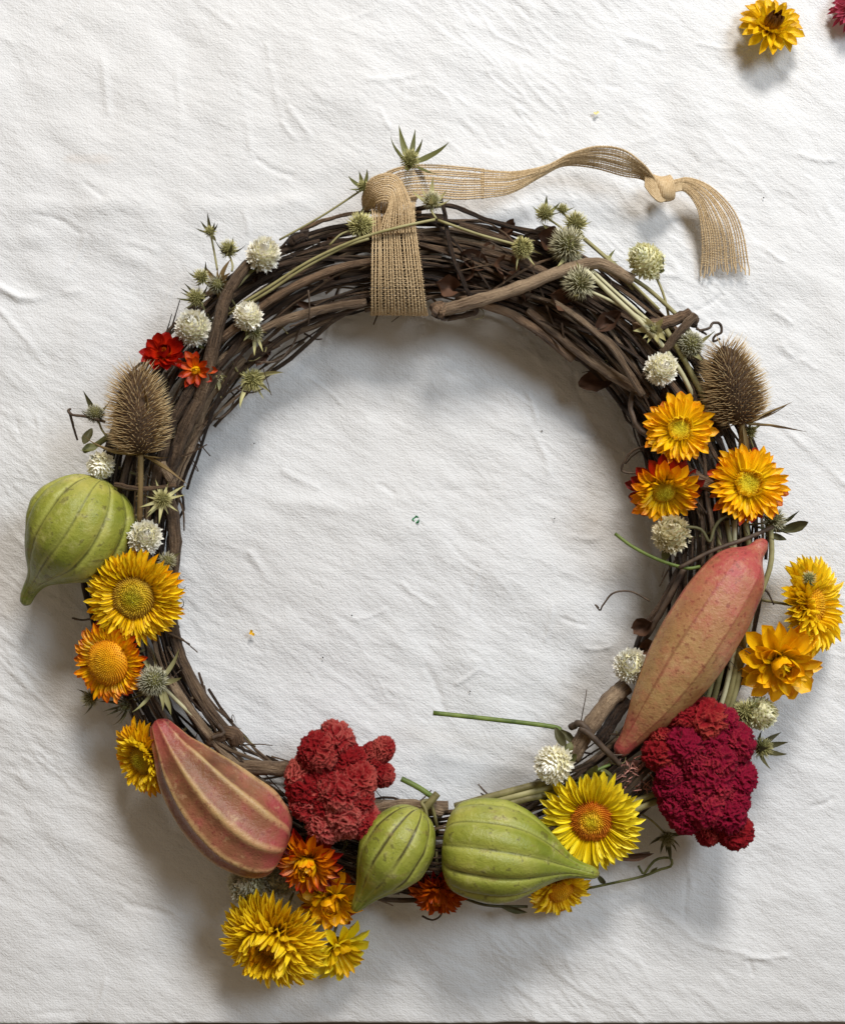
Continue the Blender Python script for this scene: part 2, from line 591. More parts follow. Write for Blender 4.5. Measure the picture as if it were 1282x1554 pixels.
M['pod_green'] = pod_mat('green_pod_skin', 'green')
M['pod_striped'] = pod_mat('striped_pod_skin', 'striped')
M['pod_ribbed'] = pod_mat('ribbed_red_skin', 'ribbed')
M['pod_blush'] = pod_mat('blush_skin', 'blush')


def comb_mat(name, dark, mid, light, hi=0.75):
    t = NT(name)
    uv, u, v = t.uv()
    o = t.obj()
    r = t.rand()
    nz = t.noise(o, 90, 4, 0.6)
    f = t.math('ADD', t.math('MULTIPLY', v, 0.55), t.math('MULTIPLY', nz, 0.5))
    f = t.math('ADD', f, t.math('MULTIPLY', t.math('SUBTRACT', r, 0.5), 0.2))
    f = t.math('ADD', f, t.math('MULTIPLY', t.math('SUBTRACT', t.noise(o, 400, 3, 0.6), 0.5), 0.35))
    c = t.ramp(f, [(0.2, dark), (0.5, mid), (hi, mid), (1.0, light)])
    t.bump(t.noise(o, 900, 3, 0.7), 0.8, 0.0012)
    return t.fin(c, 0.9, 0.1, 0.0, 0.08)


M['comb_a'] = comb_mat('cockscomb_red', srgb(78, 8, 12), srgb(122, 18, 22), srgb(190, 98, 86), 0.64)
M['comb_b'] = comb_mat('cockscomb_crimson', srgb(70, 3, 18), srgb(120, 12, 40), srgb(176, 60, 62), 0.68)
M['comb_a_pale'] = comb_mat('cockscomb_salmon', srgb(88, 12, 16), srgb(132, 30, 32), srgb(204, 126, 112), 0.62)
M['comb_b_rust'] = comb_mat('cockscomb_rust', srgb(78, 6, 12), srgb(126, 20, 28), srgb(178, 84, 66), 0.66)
M['comb_pink'] = two_tone('pale_comb', srgb(180, 120, 110), srgb(214, 160, 146), 200, 0.8)

t = NT('burlap')
uv, u, v = t.uv()
nz = t.noise(t.obj(), 900, 3, 0.7)
nb = t.noise(t.obj(), 60, 3, 0.6)
c = t.ramp(t.math('ADD', t.math('MULTIPLY', nz, 0.6), t.math('MULTIPLY', nb, 0.4)), [(0.3, srgb(160, 134, 98)), (0.5, srgb(204, 178, 138)), (0.7, srgb(228, 206, 170))])
M['burlap'] = t.fin(c, 0.8, 0.15, 0.1)

# cloth
t = NT('cotton_cloth')
o = t.obj()
mp = t.n('ShaderNodeMapping')
mp.inputs['Rotation'].default_value = (0, 0, math.radians(36))
t.l(o, mp.inputs['Vector'])
cr = t.noise(mp.outputs[0], 1.0, 4, 0.6, mul=(330, 620, 100))
cr2 = t.noise(mp.outputs[0], 1.0, 3, 0.6, mul=(800, 1300, 200))


def weave(axis):
    sep = t.n('ShaderNodeSeparateXYZ')
    t.l(o, sep.inputs[0])
    jig = t.noise(o, 300, 2)
    x = t.math('ADD', t.math('MULTIPLY', sep.outputs[axis], 2 * PI / 0.00085), t.math('MULTIPLY', jig, 5))
    return t.math('SINE', x)


wv = t.math('MULTIPLY', t.math('ADD', weave(0), weave(1)), 0.045)
hgt = t.math('ADD', t.math('ADD', cr, t.math('MULTIPLY', cr2, 0.8)), wv)
t.bump(hgt, 0.5, 0.0011)
st1 = t.noise(o, 3.2, 3, 0.55)
cc = t.ramp(st1, [(0.35, (0.69, 0.69, 0.69)), (0.65, (0.715, 0.725, 0.74))])
# faint tan stain on the cloth
sep = t.n('ShaderNodeSeparateXYZ')
t.l(o, sep.inputs[0])
sx = t.math('DIVIDE', t.math('SUBTRACT', sep.outputs[0], (140 - CX) * S), 60 * S)
sy = t.math('DIVIDE', t.math('SUBTRACT', sep.outputs[1], (CY - 243) * S), 14 * S)
d2 = t.math('ADD', t.math('MULTIPLY', sx, sx), t.math('MULTIPLY', sy, sy))
stn = t.ramp(t.math('ADD', d2, t.noise(o, 90, 3)), [(0.3, (1, 1, 1)), (1.5, (0, 0, 0))])
cc = t.mix(t.math('MULTIPLY', stn, 0.25), cc, (0.62, 0.46, 0.32))
M['cloth'] = t.fin(cc, 0.9, 0.1)
M['floor'] = two_tone('floor_boards', (0.06, 0.045, 0.035), (0.10, 0.075, 0.055), 8, 0.6)

# ------------------------------------------------------------------ tablecloth and floor


def field(nx, ny, step, lx, ly, ang, seed):
    """smooth random field, correlation lx along direction ang and ly across (layout units)"""
    r = np.random.default_rng(seed)
    w = r.standard_normal((ny, nx))
    fy = np.fft.fftfreq(ny, d=step)[:, None]
    fx = np.fft.fftfreq(nx, d=step)[None, :]
    a = math.radians(ang)
    fu = fx * math.cos(a) + fy * math.sin(a)
    fv = -fx * math.sin(a) + fy * math.cos(a)
    g = np.exp(-2 * (PI ** 2) * ((fu * lx) ** 2 + (fv * ly) ** 2))
    f = np.real(np.fft.ifft2(np.fft.fft2(w) * g))
    return f / f.std()


def build_cloth():
    step = 2.4
    x0, x1, y0, y1 = -170, 1450, -170, 1562
    nx, ny = int((x1 - x0) / step), int((y1 - y0) / step)
    xs = np.linspace(x0, x1, nx)
    ys = np.linspace(y0, y1, ny)
    X, Y = np.meshgrid(xs, ys)
    z = np.zeros_like(X)
    # image y runs downward here: creases run from upper left to lower right (about +35 degrees in image space)
    n1 = field(nx, ny, step, 12, 3.0, 34, 1)
    n2 = field(nx, ny, step, 22, 4.5, 42, 2)
    n3 = field(nx, ny, step, 14, 3.0, 20, 3)
    n4 = field(nx, ny, step, 160, 60, 10, 4)
    gate = np.clip(0.62 + 0.38 * field(nx, ny, step, 120, 120, 0, 5), 0.15, 1.4)
    z += gate * 0.42 * np.maximum(0, 1 - np.abs(n1) * 1.3) + 0.12 * n1 + 0.16 * field(nx, ny, step, 5, 5, 0, 21)
    z += gate ** 2 * 0.75 * np.maximum(0, 1 - np.abs(n2 + 0.9) * 1.6)
    z += 0.14 * n3
    z += 2.2 * n4 + 1.4 * field(nx, ny, step, 40, 24, 75, 22) + 0.8 * field(nx, ny, step, 22, 14, 25, 23)

    cg = np.clip(.55 + .5 * field(nx, ny, step, 22, 22, 0, 9), 0, 1.3)

    def crease(pts, w, h):
        d = np.full(X.shape, 1e9)
        for (ax, ay), (bx, by) in zip(pts[:-1], pts[1:]):
            vx, vy = bx - ax, by - ay
            tt = np.clip(((X - ax) * vx + (Y - ay) * vy) / (vx * vx + vy * vy), 0, 1)
            d = np.minimum(d, np.hypot(X - ax - tt * vx, Y - ay - tt * vy))
        return .85 * h * np.exp(-(d / w) ** 2) * cg
    for pts, w, h in [
        ([(-40, 415), (8, 440), (30, 452), (70, 452), (120, 440)], 6, 5.0),
        ([(148, 0), (152, 60), (160, 120), (165, 170)], 6, 2.6),
        ([(268, 70), (270, 130), (276, 180), (268, 260)], 5, 2.6),
        ([(405, 70), (420, 150), (436, 200)], 5, 2.0),
        ([(270, 94), (330, 105), (395, 122)], 4, 1.8),
        ([(300, 0), (352, 40)], 4, 1.8),
        ([(365, 130), (378, 210), (385, 270)], 5, 2.0),
        ([(0, 312), (160, 316), (330, 310), (500, 300)], 16, 3.5),
        ([(40, 360), (130, 372), (230, 400)], 12, 2.5),
        ([(180, 330), (260, 332)], 8, -2.0),
        ([(660, 1330), (700, 1372), (760, 1440)], 4, 2.2),
        ([(0, 470), (80, 560)], 5, 2.0),
        ([(410, 760), (540, 770), (640, 740)], 14, 2.5),
        ([(380, 840), (420, 900)], 6, 2.2),
        ([(1180, 100), (1280, 180)], 5, 2.0),
        ([(1180, 640), (1290, 740)], 5, 2.0),
        ([(900, 40), (990, 110)], 4, 1.6),
        ([(1000, 1380), (1060, 1430), (1180, 1460)], 5, 1.8),
        ([(30, 1180), (110, 1270)], 6, 2.0),
        ([(560, 640), (610, 665)], 6, 2.0),
        ([(300, 1420), (190, 1330)], 8, 2.0),
    ]:
        z += crease(pts, w, h)
    rc = random.Random(5)
    for k in range(150):
        ax, ay = rc.uniform(-40, 1320), rc.uniform(-40, 1550)
        an = math.radians(rc.choice((rc.gauss(38, 16), rc.gauss(38, 16), rc.gauss(90, 14), rc.gauss(5, 14))))
        ln = rc.uniform(18, 75)
        kk = rc.uniform(-.35, .35)
        pts = [(ax + ln * q * math.cos(an + kk * q), ay + ln * q * math.sin(an + kk * q)) for q in (0, .35, .7, 1)]
        x_lo, x_hi = min(p[0] for p in pts) - 20, max(p[0] for p in pts) + 20
        y_lo, y_hi = min(p[1] for p in pts) - 20, max(p[1] for p in pts) + 20
        i0, i1 = np.searchsorted(xs, (x_lo, x_hi))
        j0, j1 = np.searchsorted(ys, (y_lo, y_hi))
        if i1 - i0 < 3 or j1 - j0 < 3:
            continue
        d = np.full((j1 - j0, i1 - i0), 1e9)
        for (px, py), (qx, qy) in zip(pts[:-1], pts[1:]):
            vx, vy = qx - px, qy - py
            tt = np.clip(((X[j0:j1, i0:i1] - px) * vx + (Y[j0:j1, i0:i1] - py) * vy) / (vx * vx + vy * vy), 0, 1)
            d = np.minimum(d, np.hypot(X[j0:j1, i0:i1] - px - tt * vx, Y[j0:j1, i0:i1] - py - tt * vy))
        z[j0:j1, i0:i1] += rc.choice((1, 1, -1)) * rc.uniform(.7, 1.9) * np.exp(-(d / rc.uniform(2.6, 5.5)) ** 2)
    z -= z.min()
    z *= 1.0
    z -= np.percentile(z, 60)
    # fold over the table edge at the bottom of the picture
    e = 1549.0
    over = np.maximum(0, Y - e)
    Yw = np.where(over > 0, e + 4.5 * np.sin(np.minimum(over / 7.0, PI / 2)), Y)
    z = z - np.where(over > 0, 5 * (1 - np.cos(np.minimum(over / 7.0, PI / 2))) + np.maximum(0, over - 7 * PI / 2) * 60, 0)
    co = np.stack([(X - CX) * S, (CY - Yw) * S, z * S], -1).reshape(-1, 3)
    idx = np.arange(nx * ny).reshape(ny, nx)
    q = np.stack([idx[1:, :-1], idx[1:, 1:], idx[:-1, 1:], idx[:-1, :-1]], -1).reshape(-1, 4)
    me = bpy.data.meshes.new('tablecloth')
    me.vertices.add(len(co))
    me.vertices.foreach_set('co', co.ravel())
    me.loops.add(q.size)
    me.loops.foreach_set('vertex_index', q.ravel())
    me.polygons.add(len(q))
    me.polygons.foreach_set('loop_start', np.arange(0, q.size, 4))
    me.polygons.foreach_set('loop_total', np.full(len(q), 4))
    me.polygons.foreach_set('use_smooth', np.ones(len(q), dtype=bool))
    me.update()
    me.validate()
    me.materials.append(M['cloth'])
    o = bpy.data.objects.new('tablecloth', me)
    COL.objects.link(o)
    o['kind'] = 'structure'
    o['label'] = 'crinkled white cotton tablecloth under the wreath'


build_cloth()
mb = MB()
mb.v = [Vector((-9000, -9000, -2050)), Vector((9000, -9000, -2050)), Vector((9000, 9000, -2050)), Vector((-9000, 9000, -2050))]
mb.uv = [(0, 0), (1, 0), (1, 1), (0, 1)]
mb.f = [(0, 1, 2, 3)]
fl = mb.build('floor', M['floor'], None, Vector((0, 0, -2050)))
fl['kind'] = 'structure'

# ------------------------------------------------------------------ the grapevine ring
RC = (645.0, 843.0)
RR, HW, HH, HC = 446.0, 70.0, 50.0, 58.0


def ring(th, rho, phi):
    """th: picture angle (0 right, 90 up); point of the ring's tube in world layout units"""
    hw = HW + 6 * math.sin(3 * th + 1)
    r = RR + hw * rho * math.cos(phi)
    h = HC + HH * rho * math.sin(phi)
    px, py = RC[0] + r * math.cos(th), RC[1] - r * math.sin(th)
    return P(px, py, max(h, 4))


def top_h(px, py):
    d = (math.hypot(px - RC[0], py - RC[1]) - RR) / HW
    return HC + HH * math.sqrt(max(0.0, 1 - d * d)) if abs(d) < 1 else 20


wreath = thing('vine_wreath', 'round grapevine wreath of dark twisted brown vines lying on the cloth', 'wreath', (P(RC[0], RC[1], 0)))


def vine(th0, span, rho, phi0, tw, r0, mat, wob=1.0, name='vine'):
    n = max(12, int(abs(span) * 26))
    s1, s2 = random.uniform(0, 100), random.uniform(0, 100)
    pts, rad = [], []
    for i in range(n):
        f = i / (n - 1)
        th = th0 + span * f
        ph = phi0 + tw * span * f + 0.9 * wob * mnoise.noise((th * 1.2, s1, 0))
        rh = rho * (1 + 0.28 * wob * mnoise.noise((th * 1.6, s2, 3)))
        p = ring(th, min(rh, 1.12), ph)
        p += Vector((mnoise.noise((th * 7, s1, 5)), mnoise.noise((th * 7, s2, 7)), mnoise.noise((th * 7, s2, 9)))) * 4.6 * wob
        pts.append(p)
        kn = 1 + 0.7 * max(0, mnoise.noise((th * 11, s1, 11)) - 0.25) * 2
        rad.append(r0 * (1.08 - 0.35 * f) * kn * (1 + 0.12 * mnoise.noise((th * 30, s2, 1))))
    m = MB()
    m.tube(pts, rad, 8 if r0 > 4 else 6, rough=0.11)
    return m.build(name, mat, wreath)


for i in range(205):
    u_ = random.random()
    r0 = random.uniform(1.2, 2.3) if u_ < 0.5 else (random.uniform(2.3, 3.8) if u_ < 0.92 else random.uniform(4.0, 5.6))
    rho = math.sqrt(random.uniform(0.25, 1.0))
    vine(random.uniform(0, 2 * PI), random.choice((-1, 1)) * random.uniform(0.7, 2.4), rho, random.uniform(-PI, PI), random.gauss(0, 0.75), r0,
         M['bark_pale'] if random.random() < 0.4 else M['bark'])
# extra vines along the bare top arc, where the photograph shows them best
for i in range(46):
    r0 = random.uniform(1.5, 4.2)
    vine(math.radians(random.uniform(35, 120)), random.choice((-1, 1)) * random.uniform(0.5, 1.2), random.uniform(0.75, 1.02), random.uniform(0.1, PI - 0.1), random.uniform(-0.6, 0.6), r0,
         M['bark'] if random.random() < 0.85 else M['bark_pale'])
# binding vines wound round the ring
for i in range(9):
    vine(random.uniform(0, 2 * PI), random.uniform(0.5, 0.9), 1.06, random.uniform(-PI, PI), random.choice((-1, 1)) * random.uniform(5, 9), random.uniform(1.6, 2.6), M['bark'], 0.5)


def stick(pts, r0, r1=None, mat='bark_pale', name='vine', sides=10, wob=1.2, parent=None, kn=0.3):
    q = smooth_path(pp(*pts), max(10, 6 * len(pts)))
    r1 = r1 or r0
    n = len(q)
    s = random.uniform(0, 99)
    q = [p + Vector((mnoise.noise((i * .4, s, 0)), mnoise.noise((i * .4, s, 5)), mnoise.noise((i * .4, s, 8)))) * wob for i, p in enumerate(q)]
    rad = [(r0 + (r1 - r0) * i / (n - 1)) * (1 + kn * max(0, mnoise.noise((i * .55, s, 2)))) for i in range(n)]
    m = MB()
    m.tube(q, rad, sides, rough=0.05)
    return m.build(name, M[mat], parent or wreath)


# hand laid thick sticks seen in the photograph
stick([(668, 472, 112), (720, 458, 118), (790, 436, 122), (850, 412, 122), (905, 400, 112), (960, 425, 100)], 9.5, 8)
stick([(664, 470, 110), (676, 474, 112)], 13, 12, 'bark', wob=3)
stick([(678, 484, 95), (720, 474, 100), (716, 462, 112)], 4, 4, 'bark')
stick([(290, 640, 96), (308, 590, 108), (326, 520, 120), (340, 460, 122), (362, 418, 118), (392, 386, 96)], 9.5, 8)
stick([(246, 740, 80), (266, 690, 96), (290, 630, 104), (330, 560, 100)], 11, 9)
stick([(232, 760, 92), (244, 700, 108), (262, 640, 112), (300, 575, 108)], 8, 7)
stick([(262, 735, 70), (290, 672, 78), (318, 600, 84), (372, 545, 80)], 9, 7)
stick([(243, 700, 110), (262, 735, 95)], 7, 6)
stick([(252, 740, 84), (266, 810, 88), (262, 880, 86), (262, 950, 84), (280, 1010, 88), (312, 1070, 92), (350, 1118, 90)], 9.5, 8)
stick([(256, 1030, 96), (290, 1080, 98), (340, 1140, 96), (400, 1190, 88)], 7, 6)
stick([(318, 1125, 92), (352, 1112, 100), (362, 1130, 96)], 9, 11, 'bark', wob=2.5)
stick([(330, 1100, 104), (340, 1112, 106), (322, 1120, 108)], 3, 3, 'tendril')
stick([(360, 1165, 92), (405, 1165, 100), (446, 1168, 98)], 11, 10)
stick([(450, 1210, 80), (560, 1222, 86), (680, 1225, 84)], 9, 9)
stick([(566, 1230, 98), (620, 1222, 100), (672, 1232, 96)], 9, 8)
stick([(868, 1150, 88), (890, 1110, 96), (922, 1066, 94), (950, 1040, 84)], 12, 12)
stick([(905, 1130, 84), (925, 1100, 88), (952, 1060, 84)], 9, 9, 'bark')
stick([(1004, 536, 118), (1030, 504, 124), (1054, 478, 120)], 6.5, 6)
stick([(960, 498, 104), (1010, 490, 108), (1046, 476, 106)], 9, 8, 'bark')
stick([(1046, 486, 110), (1056, 490, 108)], 8, 8, 'bark')
stick([(870, 545, 74), (820, 505, 84), (760, 470, 90), (690, 452, 88)], 7, 6, 'bark')
stick([(985, 600, 92), (930, 570, 88), (860, 520, 86), (800, 470, 92)], 8.5, 6.5)
stick([(975, 600, 110), (930, 530, 118), (880, 485, 118), (836, 455, 114)], 5, 4, 'bark_pale')
stick([(318, 560, 92), (400, 500, 100), (480, 472, 102), (556, 458, 96)], 7, 6)
stick([(330, 520, 112), (420, 450, 118), (520, 405, 116), (620, 392, 112)], 6.5, 5, 'bark')
stick([(345, 580, 70), (420, 520, 76), (510, 482, 74)], 5, 4)
stick([(1040, 720, 108), (1075, 735, 110), (1092, 740, 104)], 11, 10, 'bark')
stick([(880, 1105, 110), (895, 1115, 116), (920, 1140, 112), (940, 1160, 100)], 5, 4, 'tendril')
stick([(866, 1104, 96), (880, 1098, 110), (896, 1112, 112)], 5, 5, 'tendril')
stick([(620, 320, 70), (680, 312, 78), (740, 334, 84), (800, 350, 80), (835, 352, 74)], 3.4, 3, 'bark')
stick([(455, 350, 74), (500, 332, 80), (560, 322, 78), (640, 322, 76)], 3, 2.6, 'bark')
stick([(446, 362, 68), (520, 342, 72), (600, 336, 72)], 3.2, 2.8, 'bark')
stick([(440, 372, 82), (450, 362, 84), (468, 358, 80)], 7, 9, 'bark', wob=3)
stick([(800, 362, 66), (830, 350, 72), (845, 358, 70)], 9, 6, 'bark')
stick([(668, 300, 100), (676, 330, 108), (684, 380, 116), (704, 430, 118), (712, 448, 112)], 3.2, 3, 'bark')
stick([(985, 665, 96), (962, 640, 92), (958, 600, 92), (982, 560, 108), (985, 540, 112)], 4, 3, 'tendril')
stick([(965, 1000, 60), (978, 958, 70), (1010, 910, 78), (1034, 860, 82)], 8, 7, 'bark')
stick([(975, 975, 86), (1002, 930, 96), (1040, 860, 100)], 4, 4, 'tendril')
stick([(140, 830, 60), (128, 880, 62), (142, 940, 64), (152, 980, 60)], 5, 4, 'bark')
stick([(110, 938, 46), (128, 941, 52), (142, 938, 58)], 1.6, 1.6, 'tendril', sides=6)
stick([(175, 735, 116), (215, 742, 118), (268, 736, 104)], 4, 3, 'bark')
stick([(1102, 420 + 410, 96), (1090, 900, 84), (1096, 960, 80)], 6, 6, 'bark')

# thin tendrils
for pts, r in [
    ([(985, 912, 74), (958, 898, 82), (930, 900, 84), (915, 918, 78), (910, 926, 70), (903, 918, 68), (908, 922, 60)], 1.5),
    ([(640, 1390, 40), (655, 1396, 44), (668, 1390, 52), (674, 1370, 60)], 1.6),
    ([(985, 676, 92), (960, 684, 86), (944, 706, 78), (946, 716, 74), (970, 718, 80), (1000, 714, 92)], 2.0),
    ([(948, 704, 70), (962, 690, 78), (980, 680, 90)], 1.2),
    ([(1060, 502, 100), (1075, 498, 100), (1082, 490, 98), (1092, 492, 96), (1094, 504, 92), (1084, 510, 90), (1082, 518, 86), (1092, 514, 84)], 2.2),
    ([(1056, 498, 96), (1072, 508, 96)], 2.0),
    ([(318, 640, 70), (344, 628, 66), (356, 604, 62), (346, 588, 70), (336, 560, 90)], 1.5),
    ([(360, 590, 84), (380, 596, 80), (400, 590, 76)], 1.5),
    ([(386, 550, 80), (420, 548, 78), (440, 530, 76), (456, 500, 84)], 1.8),
    ([(468, 440, 122), (470, 470, 122), (468, 492, 110)], 1.4),
    ([(440, 496, 104), (460, 488, 110), (490, 470, 114)], 1.3),
    ([(310, 1040, 70), (314, 1062, 70), (304, 1075, 74)], 1.3),
    ([(275, 968, 80), (300, 990, 60)], 1.0),
    ([(880, 1100, 90), (886, 1070, 92), (890, 1046, 88)], 0.9),
    ([(400, 560, 98), (412, 600, 60)], 0.8),
    ([(106, 625, 96), (112, 648, 80), (118, 668, 70)], 2.0),
    ([(160, 640, 104), (130, 632, 104), (112, 630, 102), (104, 624, 98), (108, 620, 98)], 2.4),
]:
    stick(pts, r, r * 0.75, 'tendril', 'tendril', 6, 0.6)

# short side twigs standing out of the ring
for i in range(80):
    th = random.uniform(0, 2 * PI)
    ph = random.choice((random.uniform(-0.3, 1.3), random.uniform(1.8, 3.4)))
    p0 = ring(th, 0.85, ph)
    p2 = ring(th + random.choice((-1, 1)) * random.uniform(0.05, 0.16), random.uniform(1.1, 1.35), ph + random.uniform(-0.5, 0.5))
    mid_ = p0.lerp(p2, 0.5) + Vector((random.uniform(-6, 6), random.uniform(-6, 6), random.uniform(0, 6)))
    m = MB()
    r = random.uniform(1.0, 2.4)
    q = smooth_path([p0, mid_, p2], 9)
    m.tube(q, [r * (1 - 0.5 * i_ / 8) for i_ in range(9)], 6, rough=0.1)
    m.build('twig', M['bark'] if random.random() < .7 else M['tendril'], wreath)


for i in range(60):
    th = random.uniform(0, 2 * PI)
    ph = random.uniform(0.1, PI - .1)
    p0 = ring(th, 0.95, ph)
    d = Vector((random.uniform(-1, 1), random.uniform(-1, 1), random.uniform(0, .5)))
    e = Vector((random.uniform(-1, 1), random.uniform(-1, 1), random.uniform(-.2, .6)))
    L_ = random.uniform(10, 26)
    q = smooth_path([p0, p0 + d * L_ * .7, p0 + d * L_ + e * L_ * .5, p0 + d * L_ * .6 + e * L_], 14)
    m = MB()
    m.tube(q, [.9 - .04 * i_ for i_ in range(14)], 5)
    m.build('tendril', random.choice((M['tendril'], M['tendril'], M['stem_olive'])), wreath)


def dry_leaf(pos, d, up, L, W, mat, parent, curl=0.5, name='dry_leaf', rough=0.25):
    m = MB()
    nu, nv = 7, 10
    s = random.uniform(0, 99)
    d = d.normalized()
    up = (up - d * up.dot(d)).normalized()
    side = d.cross(up)
    for i in range(nv):
        v_ = i / (nv - 1)
        w = W * math.sin(PI * (0.08 + 0.9 * v_)) ** 0.8 * (1 + 0.25 * mnoise.noise((v_ * 5, s, 1)))
        for j in range(nu):
            u_ = j / (nu - 1) * 2 - 1
            z = curl * W * (abs(u_) ** 1.6) + rough * W * mnoise.noise((u_ * 2.2, v_ * 4, s)) + curl * 0.4 * L * (v_ - .3) ** 2
            m.v.append(pos + side * (u_ * w * 0.5) + d * (v_ * L) + up * z)
            m.uv.append((j / (nu - 1), v_))
    for i in range(nv - 1):
        for j in range(nu - 1):
            a = i * nu + j
            m.f.append((a, a + 1, a + nu + 1, a + nu))
    return m.build(name, mat, parent)


for i in range(30):
    th = random.uniform(0.45, 2.3) if i < 16 else random.uniform(0, 2 * PI)
    ph = random.uniform(0.2, PI - 0.2)
    p = ring(th, random.uniform(0.55, 0.9), ph)
    d = Vector((random.uniform(-1, 1), random.uniform(-1, 1), random.uniform(-.2, .4)))
    dry_leaf(p, d, Vector((random.uniform(-.6, .6), random.uniform(-.6, .6), 1)), random.uniform(18, 40), random.uniform(12, 24), M['leafscrap'], wreath, random.uniform(0.2, 0.7))
dry_leaf(P(930, 572, 58), Vector((-1, -.25, -.15)), Vector((0, .3, 1)), 52, 36, M['leafscrap'], wreath, 0.15)
for q in [(700, 425, 96), (735, 405, 96), (860, 460, 100), (905, 500, 100), (690, 440, 100), (960, 955, 84), (975, 985, 80), (845, 372, 88), (770, 395, 96)]:
    dry_leaf(P(*q), Vector((random.uniform(-1, 1), random.uniform(-1, 1), .2)), Vector((0, 0, 1)), random.uniform(30, 48), random.uniform(24, 36), M['leafscrap'], wreath, 0.5)

# ------------------------------------------------------------------ shared petal and leaf meshes (length 1 = 1 unit along +Y)


def blade_mesh(name, prof, cup, curl, rows=8, cols=5, twist=0.0, seed=0, wav=0.0, asp=.3):
    m = MB()
    for i in range(rows):
        v_ = i / (rows - 1)
        w = interp([p[0] for p in prof], [p[1] for p in prof], v_)
        a = curl * v_
        # bend along the length: arc
        if abs(curl) > 1e-3:
            y = math.sin(a) / curl
            z = (1 - math.cos(a)) / curl
        else:
            y, z = v_, 0
        for j in range(cols):
            u_ = j / (cols - 1) * 2 - 1
            zz = cup * (u_ * u_) * w * asp
            x = u_ * w * 0.5
            zz += wav * mnoise.noise((u_ * 1.5, v_ * 4, seed * 7.3)) * w * asp
            tw = twist * v_
            xr, zr = x * math.cos(tw) - zz / asp * math.sin(tw), x * asp * math.sin(tw) + zz * math.cos(tw)
            m.v.append(Vector((xr, y - zr * math.sin(a) * 0.0, z + zr)))
            m.uv.append((j / (cols - 1), v_))
    for i in range(rows - 1):
        for j in range(cols - 1):
            a = i * cols + j
            m.f.append((a, a + 1, a + cols + 1, a + cols))
    me = m.mesh(name)
    return me


PROF = [(0, .4), (.25, .75), (.5, 1), (.72, .9), (.88, .55), (.96, .25), (1, .04)]
PROF2 = [(0, .45), (.25, .7), (.5, .95), (.75, 1), (.9, .75), (.97, .4), (1, .1)]
LANCE = [(0, .5), (.15, .8), (.35, 1), (.6, .75), (.85, .3), (1, .03)]
OVAL = [(0, .15), (.15, .6), (.4, 1), (.65, .9), (.88, .45), (1, .04)]
PET = {c: [blade_mesh('petal', random.choice((PROF, PROF2, PROF2)), random.uniform(.25, .8), cv + random.uniform(-.22, .22), seed=k + 10 * j, wav=0.22, twist=random.uniform(-.25, .25)) for k in range(6)]
       for j, (c, cv) in enumerate({'flat': 0.05, 'up': 0.55, 'in': 1.25, 'ball': 1.75, 'down': -0.45}.items())}
BLADE = {c: [blade_mesh('bract', LANCE, .25, cv + random.uniform(-.3, .3), 9, 3, random.uniform(-.5, .5), k, .1, .2) for k in range(5)]
         for c, cv in {'flat': 0.1, 'up': 0.9, 'down': -0.8}.items()}
LEAF = [blade_mesh('leaf', OVAL, .3, cv, 10, 5, random.uniform(-.4, .4), k, .25, .4) for k, cv in enumerate((.3, .9, -.6, 1.5, -1.2))]


def basis(axis):
    a = axis.normalized()
    s = a.orthogonal().normalized()
    # make the start direction random-free yet varied
    return a, s, a.cross(s)


def core_pt(px, py, h=46):
    a = math.atan2(RC[1] - py, px - RC[0])
    return P(RC[0] + RR * math.cos(a), RC[1] - RR * math.sin(a), h)


def stem_part(root, p0, p1, r, mat, bow=(0, 0, 0), name='stem', n=10, r1=None):
    m = MB()
    q = smooth_path([p0, p0.lerp(p1, .5) + Vector(bow), p1], n)
    m.tube(q, [r + ((r1 or r) - r) * i / (n - 1) for i in range(n)], 7)
    return m.build(name, mat, root)


# ------------------------------------------------------------------ strawflowers


